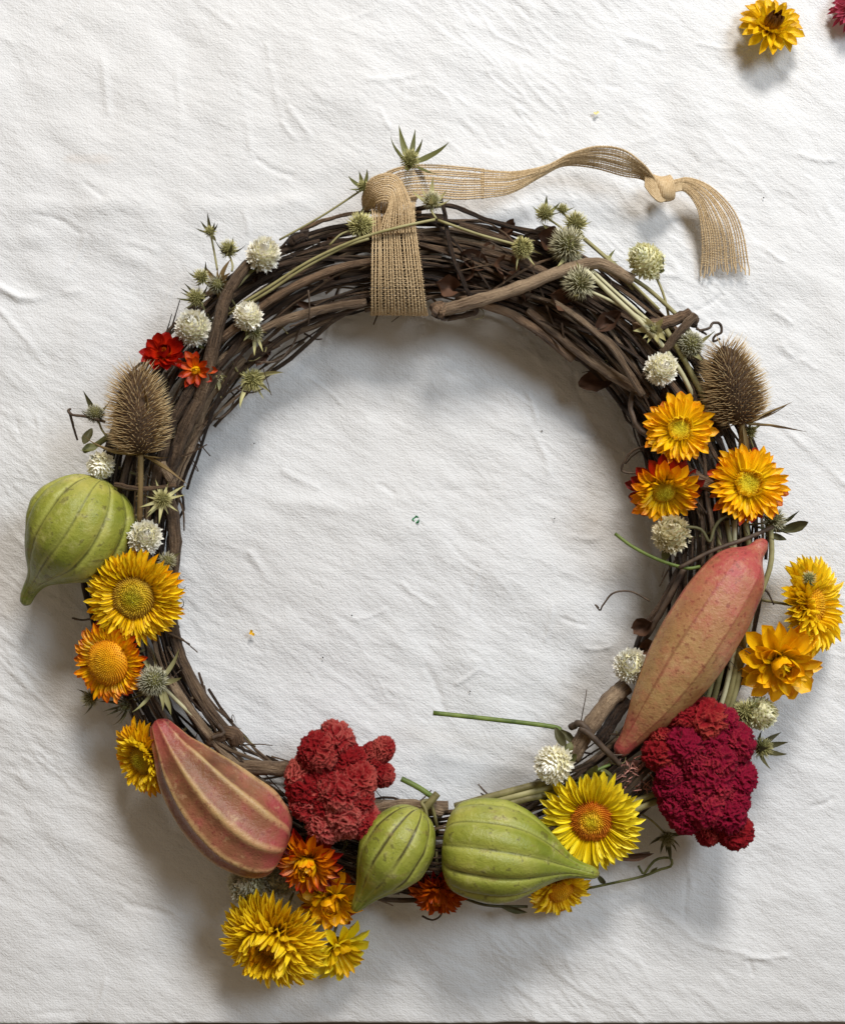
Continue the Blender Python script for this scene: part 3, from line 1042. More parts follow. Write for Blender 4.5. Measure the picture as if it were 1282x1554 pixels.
def strawflower(label, px, py, h, R, az, tilt, layers, disc=None, stem=True, calyx=True, group='papery strawflowers', dshift=0.0):
    """layers: (count, length fraction, width fraction, angle from axis, curl key, material)"""
    k = K(h)
    R = R * k
    c = P(px, py, h)
    A = aim(az, tilt)
    root = thing('strawflower', label, 'flower', c, group)
    a, s, b = basis(A)
    for li, (n, lf, wf, e, ck, mk) in enumerate(layers):
        if wf <= .24:
            n, wf = (int(n * 1.8), wf * .62) if wf <= .2 else (int(n * 1.45), wf * .72)
        off = random.uniform(0, 6.28)
        for i in range(n):
            th = off + 2 * PI * i / n + random.uniform(-.5, .5) * 2.2 / n
            r = s * math.cos(th) + b * math.sin(th)
            el = math.radians(e + random.uniform(-8, 8))
            d = a * math.cos(el) + r * math.sin(el)
            nn = a * math.sin(el) - r * math.cos(el)
            sd = d.cross(nn)
            nn = (nn + sd * random.uniform(-.3, .3)).normalized()
            L = R * lf * random.uniform(.86, 1.08)
            W = R * wf * random.uniform(.85, 1.3)
            r0 = R * (disc[0] * .86 if disc else .1)
            if e > 48:
                L = max(L - r0 * .9, R * .18)
            start = r * r0 + a * (li * R * 0.014)
            inst('petal', random.choice(PET[ck]), M[mk], root, frame(start, d, nn, W, L, L))
    if disc:
        dr, dh, dm, nf = disc[:4]
        dr *= R
        m = MB()
        prof = [(R * .02, dr * .98)]
        for q in range(1, 7):
            f = q / 6 * PI / 2
            prof.append((R * .02 + dh * R * math.sin(f), dr * math.cos(f) + .01))
        m.lathe([(R * -.05, dr * .9)] + prof, c, A, 22)
        # remap v: 1 on the rim, 0 at the pole
        m.uv = [(u0, 1 - v0) for (u0, v0) in m.uv]
        dome = m.build('disc', M[dm], root)
        m = MB()
        for q in range(nf):
            fr = math.sqrt((q + .5) / nf)
            th = q * 2.39996
            f = math.acos(min(1, fr))
            r = s * math.cos(th) + b * math.sin(th)
            p = c + r * (dr * fr) + a * (R * .02 + dh * R * math.sin(f))
            dd = (a * (1.0 - fr * .45) + r * fr * .9).normalized()
            if len(disc) > 4 and fr < disc[4]:
                dd = (a - r * .6).normalized()
            m.spine(p - dd * 1.0, dd, R * random.uniform(.07, .12), R * .024, tipv=fr)
            for z in range(7):
                m.uv[-1 - z] = (0.5, fr)
        m.build('disc_florets', M[dm], root, kind='stuff').parent = dome
    if calyx:
        m = MB()
        m.lathe([(-R * .34, R * .05), (-R * .3, R * .14), (-R * .16, R * .26), (-R * .02, R * .2)], c, A, 14)
        m.build('calyx', M['calyx'], root)
    if stem:
        q = c - a * R * .3
        e_ = core_pt(px, py, max(20, min(46, h * .5)))
        if (e_ - q).length > 6:
            stem_part(root, q, e_, 2.2, M['stem_olive'], (0, 0, -4))
    return root


def L_full(m, lower=None, n=(24, 26, 22), w=.22):
    lo = lower or m
    return [(n[0], 1.0, w, 92, 'flat', lo), (n[1], .95, w, 80, 'flat', m), (n[2], .82, w * .95, 66, 'flat', m)]


strawflower('large golden yellow strawflower with round olive disc under green pod', 205, 905, 122, 72, 250, 12,
            [(26, 1.0, .2, 96, 'flat', 'p_amber'), (30, 1.0, .17, 84, 'flat', 'p_yellow'), (30, .93, .15, 72, 'flat', 'p_yellow'), (30, .76, .13, 60, 'flat', 'p_yellow')],
            (.46, .18, 'd_open', 420, .6))
strawflower('orange tipped strawflower with big domed gold disc below the large yellow one', 168, 1004, 108, 60, 200, 22,
            [(24, 1.0, .24, 96, 'flat', 'p_redtip'), (26, .98, .2, 86, 'flat', 'p_orange'), (26, .86, .17, 74, 'flat', 'p_orange')],
            (.58, .34, 'd_gold', 480))
strawflower('amber strawflower turned sideways beside the striped red pod', 222, 1150, 84, 60, 205, 44,
            [(28, 1.0, .2, 92, 'flat', 'p_amber'), (30, .95, .17, 78, 'flat', 'p_amber'), (28, .85, .15, 62, 'up', 'p_yellow'), (24, .7, .13, 50, 'up', 'p_yellow')],
            (.4, .25, 'd_open', 260))
strawflower('dark red strawflower next to the tip of the teasel', 249, 538, 116, 37, 60, 20,
            [(11, 1.0, .42, 82, 'up', 'p_red'), (11, .95, .38, 64, 'up', 'p_red'), (9, .75, .3, 44, 'in', 'p_red'), (9, .55, .22, 30, 'in', 'p_redtip')], None)
strawflower('small orange star shaped strawflower with bright yellow centre', 298, 561, 118, 31, 270, 10,
            [(9, 1.0, .36, 88, 'flat', 'p_orangered'), (9, .85, .32, 70, 'flat', 'p_orangered'), (8, .5, .3, 40, 'in', 'p_amber'), (8, .38, .26, 18, 'ball', 'p_lemon')], None)
strawflower('fiery orange strawflower with dark red outer petals below red cockscomb', 470, 1304, 112, 54, 240, 26,
            [(16, 1.0, .26, 96, 'flat', 'p_lower'), (18, 1.0, .26, 84, 'flat', 'p_redtip'), (18, .92, .24, 68, 'up', 'p_redtip'), (16, .78, .24, 50, 'in', 'p_orange'), (12, .62, .24, 34, 'in', 'p_amber'), (8, .5, .22, 15, 'ball', 'p_amber')], None)
strawflower('amber strawflower with closed round bud centre left of striped green pod', 503, 1362, 72, 54, 265, 26,
            [(14, 1.0, .32, 96, 'flat', 'p_dark'), (16, .98, .3, 84, 'flat', 'p_amber'), (14, .82, .32, 62, 'up', 'p_amber'), (12, .66, .36, 42, 'in', 'p_amber'), (9, .54, .36, 24, 'ball', 'p_amber'), (6, .46, .32, 8, 'ball', 'p_yellow')], None)
strawflower('very dense double golden strawflower at the lowest point of the wreath', 416, 1424, 80, 82, 235, 30,
            [(34, 1.0, .17, 100, 'flat', 'p_yellow'), (36, 1.0, .16, 88, 'flat', 'p_yellow'), (36, .95, .15, 74, 'flat', 'p_yellow'), (34, .86, .14, 62, 'up', 'p_yellow'), (26, .7, .13, 48, 'in', 'p_yellow'), (18, .5, .12, 34, 'in', 'p_amber')],
            (.3, .2, 'd_gold', 160))
strawflower('small pale yellow strawflower lying on its side under the double golden one', 512, 1438, 48, 54, 320, 44,
            [(12, 1.0, .28, 84, 'flat', 'p_lemon'), (12, .9, .28, 64, 'up', 'p_lemon'), (9, .72, .24, 45, 'up', 'p_loose')], (.2, .1, 'd_lime', 60))
strawflower('dark orange strawflower wedged between the two bottom green pods', 664, 1350, 80, 48, 268, 40,
            [(18, 1.0, .24, 94, 'flat', 'p_lower'), (18, .96, .24, 80, 'flat', 'p_dark'), (16, .86, .22, 64, 'up', 'p_dark'), (14, .72, .2, 48, 'in', 'p_dark'), (10, .55, .2, 28, 'in', 'p_orange')], None)
strawflower('yellow strawflower mostly hidden beneath the largest bottom green pod', 848, 1348, 46, 52, 300, 40,
            [(22, 1.0, .22, 92, 'flat', 'p_amber'), (24, .94, .2, 78, 'flat', 'p_yellow'), (22, .8, .18, 62, 'up', 'p_yellow')], (.4, .24, 'd_gold', 200))
strawflower('lemon yellow strawflower with orange ringed disc beside the bottom pod', 897, 1244, 108, 76, 235, 12,
            [(24, 1.0, .21, 94, 'flat', 'p_lemon'), (26, .98, .19, 84, 'flat', 'p_lemon'), (24, .86, .17, 74, 'flat', 'p_lemon')],
            (.4, .12, 'd_ring', 420, .45))
strawflower('amber strawflower with lime disc, uppermost of the three by the teasel', 1030, 652, 122, 54, 110, 10,
            [(20, 1.0, .26, 94, 'flat', 'p_orange'), (22, 1.0, .25, 84, 'flat', 'p_amber'), (20, .86, .22, 72, 'flat', 'p_amber'), (16, .42, .12, 40, 'in', 'p_yellow')], (.32, .18, 'd_lime', 200, .7))
strawflower('orange strawflower with maroon lower petals above the beige globe flower', 1007, 744, 112, 56, 268, 36,
            [(18, 1.04, .28, 102, 'flat', 'p_lower'), (20, 1.0, .26, 86, 'flat', 'p_orange'), (20, .95, .24, 74, 'up', 'p_orange'), (18, .78, .2, 58, 'up', 'p_amber')], (.34, .2, 'd_lime', 160, .9))
strawflower('amber strawflower with lime disc right of the maroon edged one', 1133, 735, 114, 60, 70, 10,
            [(20, 1.0, .25, 96, 'flat', 'p_redtip'), (24, 1.0, .24, 84, 'flat', 'p_amber'), (22, .9, .22, 72, 'flat', 'p_amber'), (16, .4, .12, 40, 'in', 'p_yellow')], (.34, .16, 'd_lime', 220, .7))
strawflower('golden strawflower facing away at the outer edge beside blush pod', 1228, 918, 74, 74, 8, 48,
            [(28, 1.0, .2, 98, 'flat', 'p_yellow'), (30, 1.0, .19, 84, 'flat', 'p_yellow'), (28, .92, .17, 68, 'flat', 'p_yellow'), (24, .75, .15, 52, 'up', 'p_yellow')], (.36, .2, 'd_gold', 160))
strawflower('amber strawflower with overlapping cupped petals beside the crimson cockscomb', 1180, 1002, 96, 68, 280, 22,
            [(14, 1.0, .34, 94, 'flat', 'p_amber'), (14, .95, .34, 80, 'flat', 'p_amber'), (13, .78, .32, 62, 'up', 'p_amber'), (11, .62, .32, 44, 'in', 'p_amber'), (8, .5, .3, 26, 'in', 'p_yellow'), (6, .4, .26, 10, 'ball', 'p_yellow')], None)
strawflower('loose yellow strawflower with brown centre lying alone on the cloth', 1168, 42, 26, 50, 70, 24,
            [(18, 1.0, .26, 94, 'flat', 'p_loose'), (18, .95, .25, 78, 'flat', 'p_loose'), (14, .75, .22, 58, 'up', 'p_loose'), (14, .58, .18, 36, 'in', 'p_brown'), (12, .46, .14, 20, 'in', 'p_brown')], (.2, .14, 'd_brown', 90), stem=False, group='loose flowers on the cloth')
strawflower('pink flower lying on the cloth, cut by the picture corner', 1296, 12, 24, 38, 180, 20,
            [(18, 1.0, .24, 92, 'flat', 'p_pink'), (18, .9, .24, 74, 'up', 'p_pink'), (14, .7, .22, 52, 'in', 'p_pink')], None, stem=False, group='loose flowers on the cloth')

# ------------------------------------------------------------------ white globe flowers


def globe(label, px, py, h, r, az, tilt, mat='globe_white', leaves=(), stem_to=None, n=120, elong=1.08, lw=1.5, group='cream globe flowers'):
    k = K(h)
    r *= k * random.uniform(.84, 1.0)
    elong *= random.uniform(.88, 1.12)
    c = P(px, py, h)
    A = aim(az, tilt)
    root = thing('globe_flower', label, 'flower', c, group)
    a, s, b = basis(A)
    m = MB()
    prof = [(-math.cos(PI * i / 8) * r * .78 * elong, math.sin(PI * i / 8) * r * .78) for i in range(9)]
    m.lathe(prof, c, A, 14)
    m.build('core', M['globe_core'], root)
    m = MB()
    for q in range(n):
        z = 1 - 1.86 * (q + .5) / n
        th = q * 2.39996
        rr = math.sqrt(max(0, 1 - z * z))
        out = (s * math.cos(th) + b * math.sin(th)) * rr + a * z
        p = c + Vector(out) * r * .70 + a * (z * r * (elong - 1))
        tang = (a - out * a.dot(out))
        tang = tang.normalized() if tang.length > 1e-4 else s
        if random.random() < .05:
            continue
        for sgn in (-1, 1):
            side = out.cross(tang).normalized()
            d = (out * 1.0 + tang * .75 + side * sgn * .22 + Vector((random.uniform(-.25, .25), random.uniform(-.25, .25), random.uniform(-.25, .25)))).normalized()
            m.scale_leaf(p + side * sgn * r * .05, d, (out - tang * .6 + side * sgn * .5), r * random.uniform(.34, .54), r * .17 * lw * random.uniform(.8, 1.2), .35)
    m.build('bracts', M[mat], root, kind='stuff')
    for (laz, ltilt, ll, lw_) in leaves:
        d = aim(laz, ltilt)
        base = c - a * r * .62 + d * r * .35
        inst('leaf', random.choice(LEAF), M['leaf'], root, frame(base - c, d, A + Vector((0, 0, .8)), ll * lw_, ll, ll))
    e_ = P(*stem_to) if stem_to else core_pt(px, py, max(24, h * .5))
    stem_part(root, c - a * r * .7, e_, 2.0, M['stem'], (random.uniform(-4, 4), random.uniform(-4, 4), 0))
    return root


globe('cream globe flower with green leaf at the upper bend of the vines', 400, 386, 116, 30, 60, 30, leaves=((220, 60, 22, .7), (250, 70, 18, .6)), stem_to=(352, 445, 110))
globe('cream globe flower directly above the dark red strawflower', 294, 498, 116, 28, 100, 25, leaves=((300, 70, 20, .6),))
globe('cream globe flower with spiky base alone on the upper vines', 377, 480, 124, 25, 110, 35, leaves=((280, 80, 18, .25), (300, 75, 20, .25), (250, 70, 16, .25)))
globe('small white globe flower half hidden under the teasel by green pod', 153, 706, 104, 24, 250, 40, n=70, lw=2.0, leaves=((150, 60, 22, .4),))
globe('cream globe flower tucked between green pod and large yellow strawflower', 220, 815, 118, 30, 40, 25, 'globe_white', leaves=((160, 50, 26, .25), (120, 40, 22, .25)))
globe('cream globe flower above the uppermost amber strawflower', 1003, 560, 124, 26, 40, 15, leaves=((180, 70, 20, .6),))
globe('greenish cream globe flower on a tall stem outside the ring', 980, 396, 104, 30, 150, 40, 'globe_green', leaves=((10, 60, 26, .5), (330, 70, 18, .5)), stem_to=(1018, 500, 96), elong=1.25)
globe('beige globe flower under the maroon edged strawflower', 1018, 810, 104, 33, 100, 30, 'globe_beige', leaves=((250, 80, 26, .5),))
globe('white globe flower half hidden behind the long blush pod', 957, 1010, 100, 28, 120, 25, leaves=((280, 60, 26, .6),))
globe('white globe flower next to the lemon yellow strawflower', 840, 1160, 112, 30, 190, 35, leaves=((30, 60, 24, .7), (60, 70, 28, .5)))
globe('greenish white globe flower at the outer edge by crimson cockscomb', 1152, 1082, 84, 26, 350, 35, 'globe_green', leaves=((110, 50, 30, .5), (150, 60, 24, .5)))
globe('greyish withered globe flower above the double golden strawflower', 375, 1342, 66, 31, 150, 30, 'globe_grey', n=150, leaves=((30, 50, 20, .4),))
globe('pale globe flower peeking out below the striped red pod', 425, 1335, 60, 26, 90, 20, 'globe_grey', n=150)

# ------------------------------------------------------------------ teasels


def teasel(label, base, tip, h0, h1, rad, stem_to, bracts):
    b0, b1 = P(*base, h0), P(*tip, h1)
    rad *= K(h0)
    A = (b1 - b0)
    L = A.length
    A.normalize()
    c = b0
    root = thing('teasel', label, 'seed head', c, 'dried teasels')
    a, s, b = basis(A)
    prof_z = [0, .06, .18, .38, .6, .8, .93, 1.0]
    prof_r = [.35, .66, .92, 1.0, .9, .66, .38, .05]
    m = MB()
    m.lathe([(z * L, r * rad * .74) for z, r in zip(prof_z, prof_r)], c, A, 20)
    m.build('core', M['teasel_core'], root)
    m = MB()
    N = 900
    zs = np.linspace(0, 1, 400)
    rs = np.interp(zs, prof_z, prof_r)
    cum = np.cumsum(rs + .12)
    cum /= cum[-1]
    for q in range(N):
        f = float(np.interp((q + .5) / N, cum, zs))
        r = interp(prof_z, prof_r, f) * rad * .72
        th = q * 2.39996
        out = s * math.cos(th) + b * math.sin(th)
        up_ = .02 + 1.5 * max(0, f - .4) ** 1.2 - .25 * max(0, .2 - f)
        p = c + a * (f * L) + out * r
        d = (out + a * up_ + Vector((random.uniform(-.16, .16), random.uniform(-.16, .16), random.uniform(-.16, .16)))).normalized()
        if random.random() < .06:
            continue
        ln = rad * random.uniform(.38, .56) * (1 + .5 * max(0, f - .6))
        m.spine(p, d, ln, rad * .018, bend=a * .16)
    m.build('spines', M['teasel_spine'], root, kind='stuff')
    for (az, tilt, ln, w, ck) in bracts:
        d = aim(az, tilt)
        inst('bract', random.choice(BLADE[ck]), M['bract_dry'], root, frame(-a * 2 + d * rad * .1, d, A + Vector((0, 0, .4)), ln * w * 1.9, ln * 1.1, ln * 1.1))
    p1 = P(*stem_to)
    st = stem_part(root, c + a * 3, p1, 4.2, M['bract_dry'], (1, 0, 2))
    m = MB()
    dirn = (p1 - c)
    for q in range(70):
        p = c.lerp(p1, random.random())
        r = Vector((random.uniform(-1, 1), random.uniform(-1, 1), random.uniform(-.2, 1))).normalized()
        m.spine(p + r * 3.2, r, random.uniform(3, 6), .5)
    m.build('prickles', M['teasel_spine'], root, kind='stuff').parent = st
    return root


teasel('brown teasel seed head standing over the green pod', (214, 688), (205, 560), 122, 132, 47, (212, 795, 112),
       [(185, 88, 80, .05, 'up'), (30, 70, 70, .07, 'up'), (330, 85, 70, .04, 'flat'), (60, 72, 105, .055, 'up'), (130, 60, 50, .05, 'up'), (340, 75, 40, .07, 'up')])
teasel('brown teasel seed head above the amber strawflowers', (1126, 642), (1096, 525), 116, 130, 47, (1120, 720, 90),
       [(10, 85, 60, .07, 'up'), (355, 88, 80, .05, 'flat'), (20, 80, 66, .06, 'flat'), (170, 70, 50, .06, 'up'), (280, 80, 50, .07, 'down'), (160, 86, 90, .045, 'down')])

# ------------------------------------------------------------------ spiky thistle-like heads


def thistle(label, px, py, h, r, az, tilt, mat='spike_green', nb=7, bl=2.0, bw=.16, bmat='bract_sage', n=170, stem_to=None, spread=70, ck='up', sr=1.6, sl=.68, elong=1.15, smat='stem', group='spiky thistle heads', bazs=None):
    k = K(h)
    r *= k
    c = P(px, py, h)
    A = aim(az, tilt)
    root = thing('thistle_head', label, 'seed head', c, group)
    a, s, b = basis(A)
    m = MB()
    prof = [(-math.cos(PI * i / 8) * r * .62 * elong, math.sin(PI * i / 8) * r * .62) for i in range(9)]
    m.lathe(prof, c, A, 12)
    m.build('core', M['core_green'], root)
    m = MB()
    for q in range(n):
        z = 1 - 1.8 * (q + .5) / n
        th = q * 2.39996
        rr = math.sqrt(max(0, 1 - z * z))
        out = (s * math.cos(th) + b * math.sin(th)) * rr + a * z
        d = (out + a * .25 + Vector((random.uniform(-.35, .35), random.uniform(-.35, .35), random.uniform(-.35, .35)))).normalized()
        m.spine(c + out * r * .55 + a * (z * r * .55 * (elong - 1)), d, r * random.uniform(sl * .75, sl * 1.15), max(.6, r * .045))
    m.build('spikes', M[mat], root, kind='stuff')
    off = random.uniform(0, 6.28)
    for i in range(nb):
        th = off + 2 * PI * i / nb + random.uniform(-.3, .3)
        rd = s * math.cos(th) + b * math.sin(th)
        el = math.radians(spread + random.uniform(-22, 18))
        d = a * math.cos(el) + rd * math.sin(el)
        nn = a * math.sin(el) - rd * math.cos(el)
        ln = r * bl * random.uniform(.85, 1.6)
        inst('bract', random.choice(BLADE[ck]), M[bmat], root, frame(-a * r * .5, d, nn, ln * bw * 1.25, ln, ln))
    e_ = P(*stem_to) if stem_to else core_pt(px, py, max(24, h * .5))
    stem_part(root, c - a * r * .5, e_, sr, M[smat], (random.uniform(-5, 5), random.uniform(-5, 5), 2))
    return root


thistle('star shaped thistle head with long leaves above the burlap loop', 622, 243, 96, 15, 80, 40, nb=9, bl=3.0, bw=.13, bmat='leaf', stem_to=(548, 282, 100), spread=78)
thistle('tiny leafy thistle bud beside the burlap loop', 550, 283, 100, 9, 120, 40, nb=7, bl=2.6, bw=.2, bmat='leaf', stem_to=(424, 364, 92), n=70)
thistle('fuzzy green thistle head touching the burlap band', 547, 343, 114, 21, 30, 70, nb=4, bl=1.3, bmat='leaf_dark', stem_to=(500, 372, 120), n=260, sl=.6)
thistle('pale thistle head right of the burlap loop', 655, 306, 110, 15, 80, 45, 'spike_sage', nb=9, bl=1.9, bmat='bract_pale', stem_to=(662, 332, 118))
thistle('round green thistle head near the cut vine end', 792, 376, 124, 19, 300, 35, nb=6, bl=1.8, bw=.1, bmat='bract_pale', stem_to=(664, 334, 118), n=240, sl=.45, sr=2.2)
thistle('small green thistle head, uppermost of the cluster on the right shoulder', 826, 324, 100, 14, 100, 30, nb=8, bl=1.6, bmat='leaf', stem_to=(880, 372, 104))
thistle('tiny thistle bud between two green thistle heads', 853, 318, 98, 9, 80, 40, nb=6, bl=1.9, bmat='leaf', stem_to=(886, 360, 100), n=80)
thistle('green thistle head with curling leaf in the right shoulder cluster', 872, 340, 104, 18, 60, 40, nb=7, bl=1.6, bmat='bract_sage', stem_to=(1000, 470, 104), sr=2.2)
thistle('largest silvery thistle head of the right shoulder cluster', 860, 372, 116, 26, 140, 35, 'spike_sage', nb=9, bl=1.6, bmat='bract_pale', stem_to=(1010, 510, 108), n=300, sr=2.8, smat='stem_pale')
thistle('silvery green thistle head lowest in the right shoulder cluster', 878, 430, 124, 24, 140, 40, 'spike_sage', nb=8, bl=1.5, bmat='bract_pale', stem_to=(1000, 502, 112), n=300, sr=2.4, smat='stem_pale')
thistle('little leafy thistle bud on the thin stem between thistle cluster and globe', 922, 396, 92, 8, 30, 40, nb=7, bl=2.0, bmat='leaf', stem_to=(960, 440, 96), n=60)
thistle('star shaped thistle bud standing highest on the left shoulder', 319, 352, 96, 9, 100, 25, nb=7, bl=2.6, bw=.14, bmat='leaf_dark', stem_to=(330, 410, 100), n=90)
thistle('upright green thistle head left of the leafy globe flower', 347, 379, 100, 14, 95, 60, nb=6, bl=1.7, bmat='leaf_dark', stem_to=(352, 412, 104))
thistle('small ragged thistle head between two star shaped buds on the left shoulder', 306, 421, 100, 12, 120, 45, nb=7, bl=1.8, bmat='leaf_dark')
thistle('spidery thistle head with long thin leaves above cream globe', 298, 452, 104, 14, 140, 35, nb=9, bl=2.3, bw=.1, bmat='leaf_dark')
thistle('brown withered thistle leaves bunched on the left shoulder', 330, 432, 108, 15, 200, 40, 'spike_grey', nb=10, bl=1.9, bw=.2, bmat='bract_dry', n=90, ck='down')
thistle('green thistle head hanging inside the ring on the upper left', 383, 577, 78, 18, 300, 40, nb=6, bl=2.2, bw=.1, bmat='bract_pale', stem_to=(352, 548, 96), n=230)
thistle('small pale leafy spray under the small orange strawflower', 330, 572, 98, 9, 280, 40, 'spike_sage', nb=9, bl=2.6, bw=.12, bmat='bract_pale', n=60)
thistle('wiry thistle bud below the spiky based globe flower', 388, 506, 112, 12, 290, 30, 'spike_sage', nb=9, bl=2.2, bw=.12, bmat='bract_pale', n=90)
thistle('grey green thistle head on the outer side of the left teasel', 145, 628, 98, 17, 110, 40, 'spike_grey', nb=5, bl=1.8, bmat='leaf_dark', stem_to=(168, 668, 98), n=240, sl=.4)
thistle('pale star shaped thistle with wide leaves below left teasel', 247, 758, 120, 14, 40, 20, 'spike_green', nb=12, bl=1.9, bw=.12, bmat='bract_pale', spread=84, ck='flat')
thistle('large grey thistle head with long sage leaves above striped red pod', 232, 1034, 118, 27, 150, 45, 'spike_grey', nb=11, bl=1.6, bw=.12, bmat='bract_sage', n=340, sl=.42, stem_to=(320, 1110, 92), sr=2.8, smat='stem_pale', spread=95)
thistle('small thistle head poking out under the domed orange tipped strawflower', 138, 1060, 66, 14, 170, 50, 'spike_sage', nb=5, bl=1.9, bmat='leaf_dark')
thistle('dark wiry thistle leaves between side facing amber strawflower and grey thistle', 190, 1072, 80, 11, 200, 45, 'spike_grey', nb=10, bl=2.8, bw=.1, bmat='leaf_dark', n=90)
thistle('grey green thistle head touching the right teasel', 1047, 523, 118, 25, 110, 30, 'spike_grey', nb=4, bl=1.4, bmat='bract_sage', n=340, sl=.36)
thistle('pale green leafy sprig where the stems gather on the right', 990, 500, 122, 10, 200, 30, 'spike_sage', nb=9, bl=2.4, bw=.26, bmat='bract_pale', n=50)
thistle('grey thistle head behind the right amber strawflower', 1172, 790, 88, 19, 30, 45, 'spike_sage', nb=5, bl=1.7, bmat='leaf_dark', n=220)
thistle('tiny green thistle bud under the right teasel', 1138, 655, 100, 10, 20, 40, nb=6, bl=2.2, bmat='leaf', n=80, stem_to=(1146, 690, 80))
thistle('greenish thistle head between crimson cockscomb and greenish globe', 1130, 1082, 88, 19, 160, 30, 'spike_green', nb=6, bl=1.5, bmat='bract_pale', n=220)
thistle('leafy thistle head at the outer edge of the crimson cockscomb', 1155, 1135, 62, 16, 20, 40, 'spike_green', nb=7, bl=2.0, bw=.18, bmat='leaf_dark', stem_to=(1110, 1130, 60))
thistle('dark star shaped thistle under the crimson cockscomb', 1012, 1272, 44, 12, 260, 30, 'spike_sage', nb=10, bl=2.4, bw=.13, bmat='leaf_dark', stem_to=(950, 1225, 60))
thistle('small thistle nestled on the golden strawflower facing away', 1226, 878, 112, 11, 90, 30, 'spike_green', nb=3, bl=1.6, bmat='leaf', n=120, stem_to=(1190, 900, 70))
thistle('tiny thistle tuft between large yellow strawflower and inner vine', 254, 852, 106, 14, 20, 40, 'spike_sage', nb=4, bl=1.4, bmat='bract_sage', n=120)

# ------------------------------------------------------------------ pods


def pod(label, path, prof, ribs, amp, mat, sharp, phase=0.0, cat='seed pod', name='seed_pod', squash=1.0, stalk=None, n=96, m_=120, group=None, lump=0.02):
    """path: px,py,h control points from blunt end to tip; prof: (v, radius)"""
    q = even_path(smooth_path(pp(*path), n * 4), n)
    c = q[n // 3].copy()
    root = thing(name, label, cat, c, group)
    m = MB()
    s0 = random.uniform(0, 99)
    pf = pchip([p[0] for p in prof], [p[1] for p in prof])
    nrm = Vector((0, 0, 1))
    for i in range(n):
        f = i / (n - 1)
        a, b = q[max(i - 1, 0)], q[min(i + 1, n - 1)]
        t = (b - a).normalized()
        nrm = (nrm - t * nrm.dot(t)).normalized()
        bi = t.cross(nrm)
        R = pf(f) * K(q[i].z)
        af = min(1, R / 22.0)
        for j in range(m_):
            th = 2 * PI * j / m_
            ph = th * ribs / (2 * PI) + phase + 0.10 * math.sin(f * 3 + s0)
            w = ph - math.floor(ph)
            d = abs(w - .5) * 2            # 1 on the rib line, 0 between
            if sharp > 0:
                prf = d ** sharp           # ridges
            else:
                prf = -(d ** (-sharp))     # grooves
            lu = lump * mnoise.noise((math.cos(th) * 1.4 + s0, math.sin(th) * 1.4, f * 4))
            r = R * (1 + amp * af * prf + lu)
            m.v.append(q[i] + nrm * (math.cos(th) * r * squash) + bi * (math.sin(th) * r))
            m.uv.append((ph, f))
    # uv seam: use phases that run on, the fraction repeats
    for i in range(n - 1):
        for j in range(m_):
            j2 = (j + 1) % m_
            m.f.append((i * m_ + j, i * m_ + j2, (i + 1) * m_ + j2, (i + 1) * m_ + j))
    m.f.append(tuple(range(m_))[::-1])
    m.f.append(tuple((n - 1) * m_ + j for j in range(m_)))
    body = m.build('body', M[mat], root)
    # seam-safe uv: rewrite the u of the last column's far side
    ul = body.data.uv_layers[0].data
    for f_i, p in enumerate(body.data.polygons):
        if len(p.vertices) == 4 and (f_i % m_) == m_ - 1:
            for li in p.loop_indices:
                vi = body.data.loops[li].vertex_index
                if vi % m_ == 0:
                    ul[li].uv[0] += ribs
    if stalk:
        stem_part(root, P(*stalk[0]), P(*stalk[1]), stalk[2], M['stem_olive'], (0, 0, 2), 'stalk', r1=stalk[2] * .9)
    return root


GP = [(0, 6), (.015, 26), (.05, 46), (.12, 65), (.22, 80), (.33, 84), (.44, 78), (.54, 61), (.62, 45), (.69, 30), (.755, 20), (.82, 14.5), (.9, 11.5), (.975, 9), (1, 4)]
pod('plump ribbed green pod hanging off the outer edge beside the teasel', [(158, 728, 92), (122, 800, 98), (80, 850, 88), (48, 893, 62), (38, 917, 48)],
    GP, 12, .08, 'pod_green', -3.5, .2, group='green pods')
GP2 = [(0, 6), (.02, 20), (.07, 34), (.16, 46), (.28, 55), (.42, 56), (.56, 46), (.68, 33), (.79, 21), (.88, 14), (.95, 10), (1, 6)]
pod('small green pod with dark brown stripes at the bottom of the wreath', [(637, 1228, 120), (600, 1290, 128), (566, 1340, 118), (538, 1380, 104)],
    GP2, 11, .06, 'pod_striped', -3.5, .3, stalk=((640, 1232, 116), (664, 1204, 118), 6), group='green pods')
GP3 = [(0, 10), (.01, 34), (.04, 54), (.1, 68), (.22, 76), (.34, 78), (.46, 71), (.57, 56), (.66, 40), (.74, 26), (.82, 16), (.9, 11.5), (.95, 10), (.985, 7), (1, 4)]
pod('largest green pod with deep lobes and pointed tip beside the lemon strawflower', [(674, 1282, 112), (740, 1290, 124), (812, 1302, 126), (872, 1318, 122), (908, 1327, 116)],
    GP3, 11, .10, 'pod_green', -3, .35, group='green pods')
RP = [(0, 4), (.02, 13), (.08, 20), (.16, 27), (.28, 41), (.42, 52), (.58, 61), (.72, 64), (.84, 60), (.92, 52), (.97, 40), (.99, 22), (1, 8)]
pod('striped red pod with sharp pale ribs at the lower left of the wreath', [(238, 1093, 112), (272, 1150, 118), (322, 1210, 120), (385, 1262, 118), (436, 1282, 112)],
    RP, 9, .15, 'pod_ribbed', 1.8, .12, squash=.9, group='red pods')
BP = [(0, 5), (.02, 11), (.055, 14), (.085, 21), (.12, 34), (.17, 45), (.24, 51), (.34, 56), (.45, 57), (.56, 54), (.67, 46), (.77, 36), (.86, 23), (.93, 15), (.985, 11), (1, 4)]
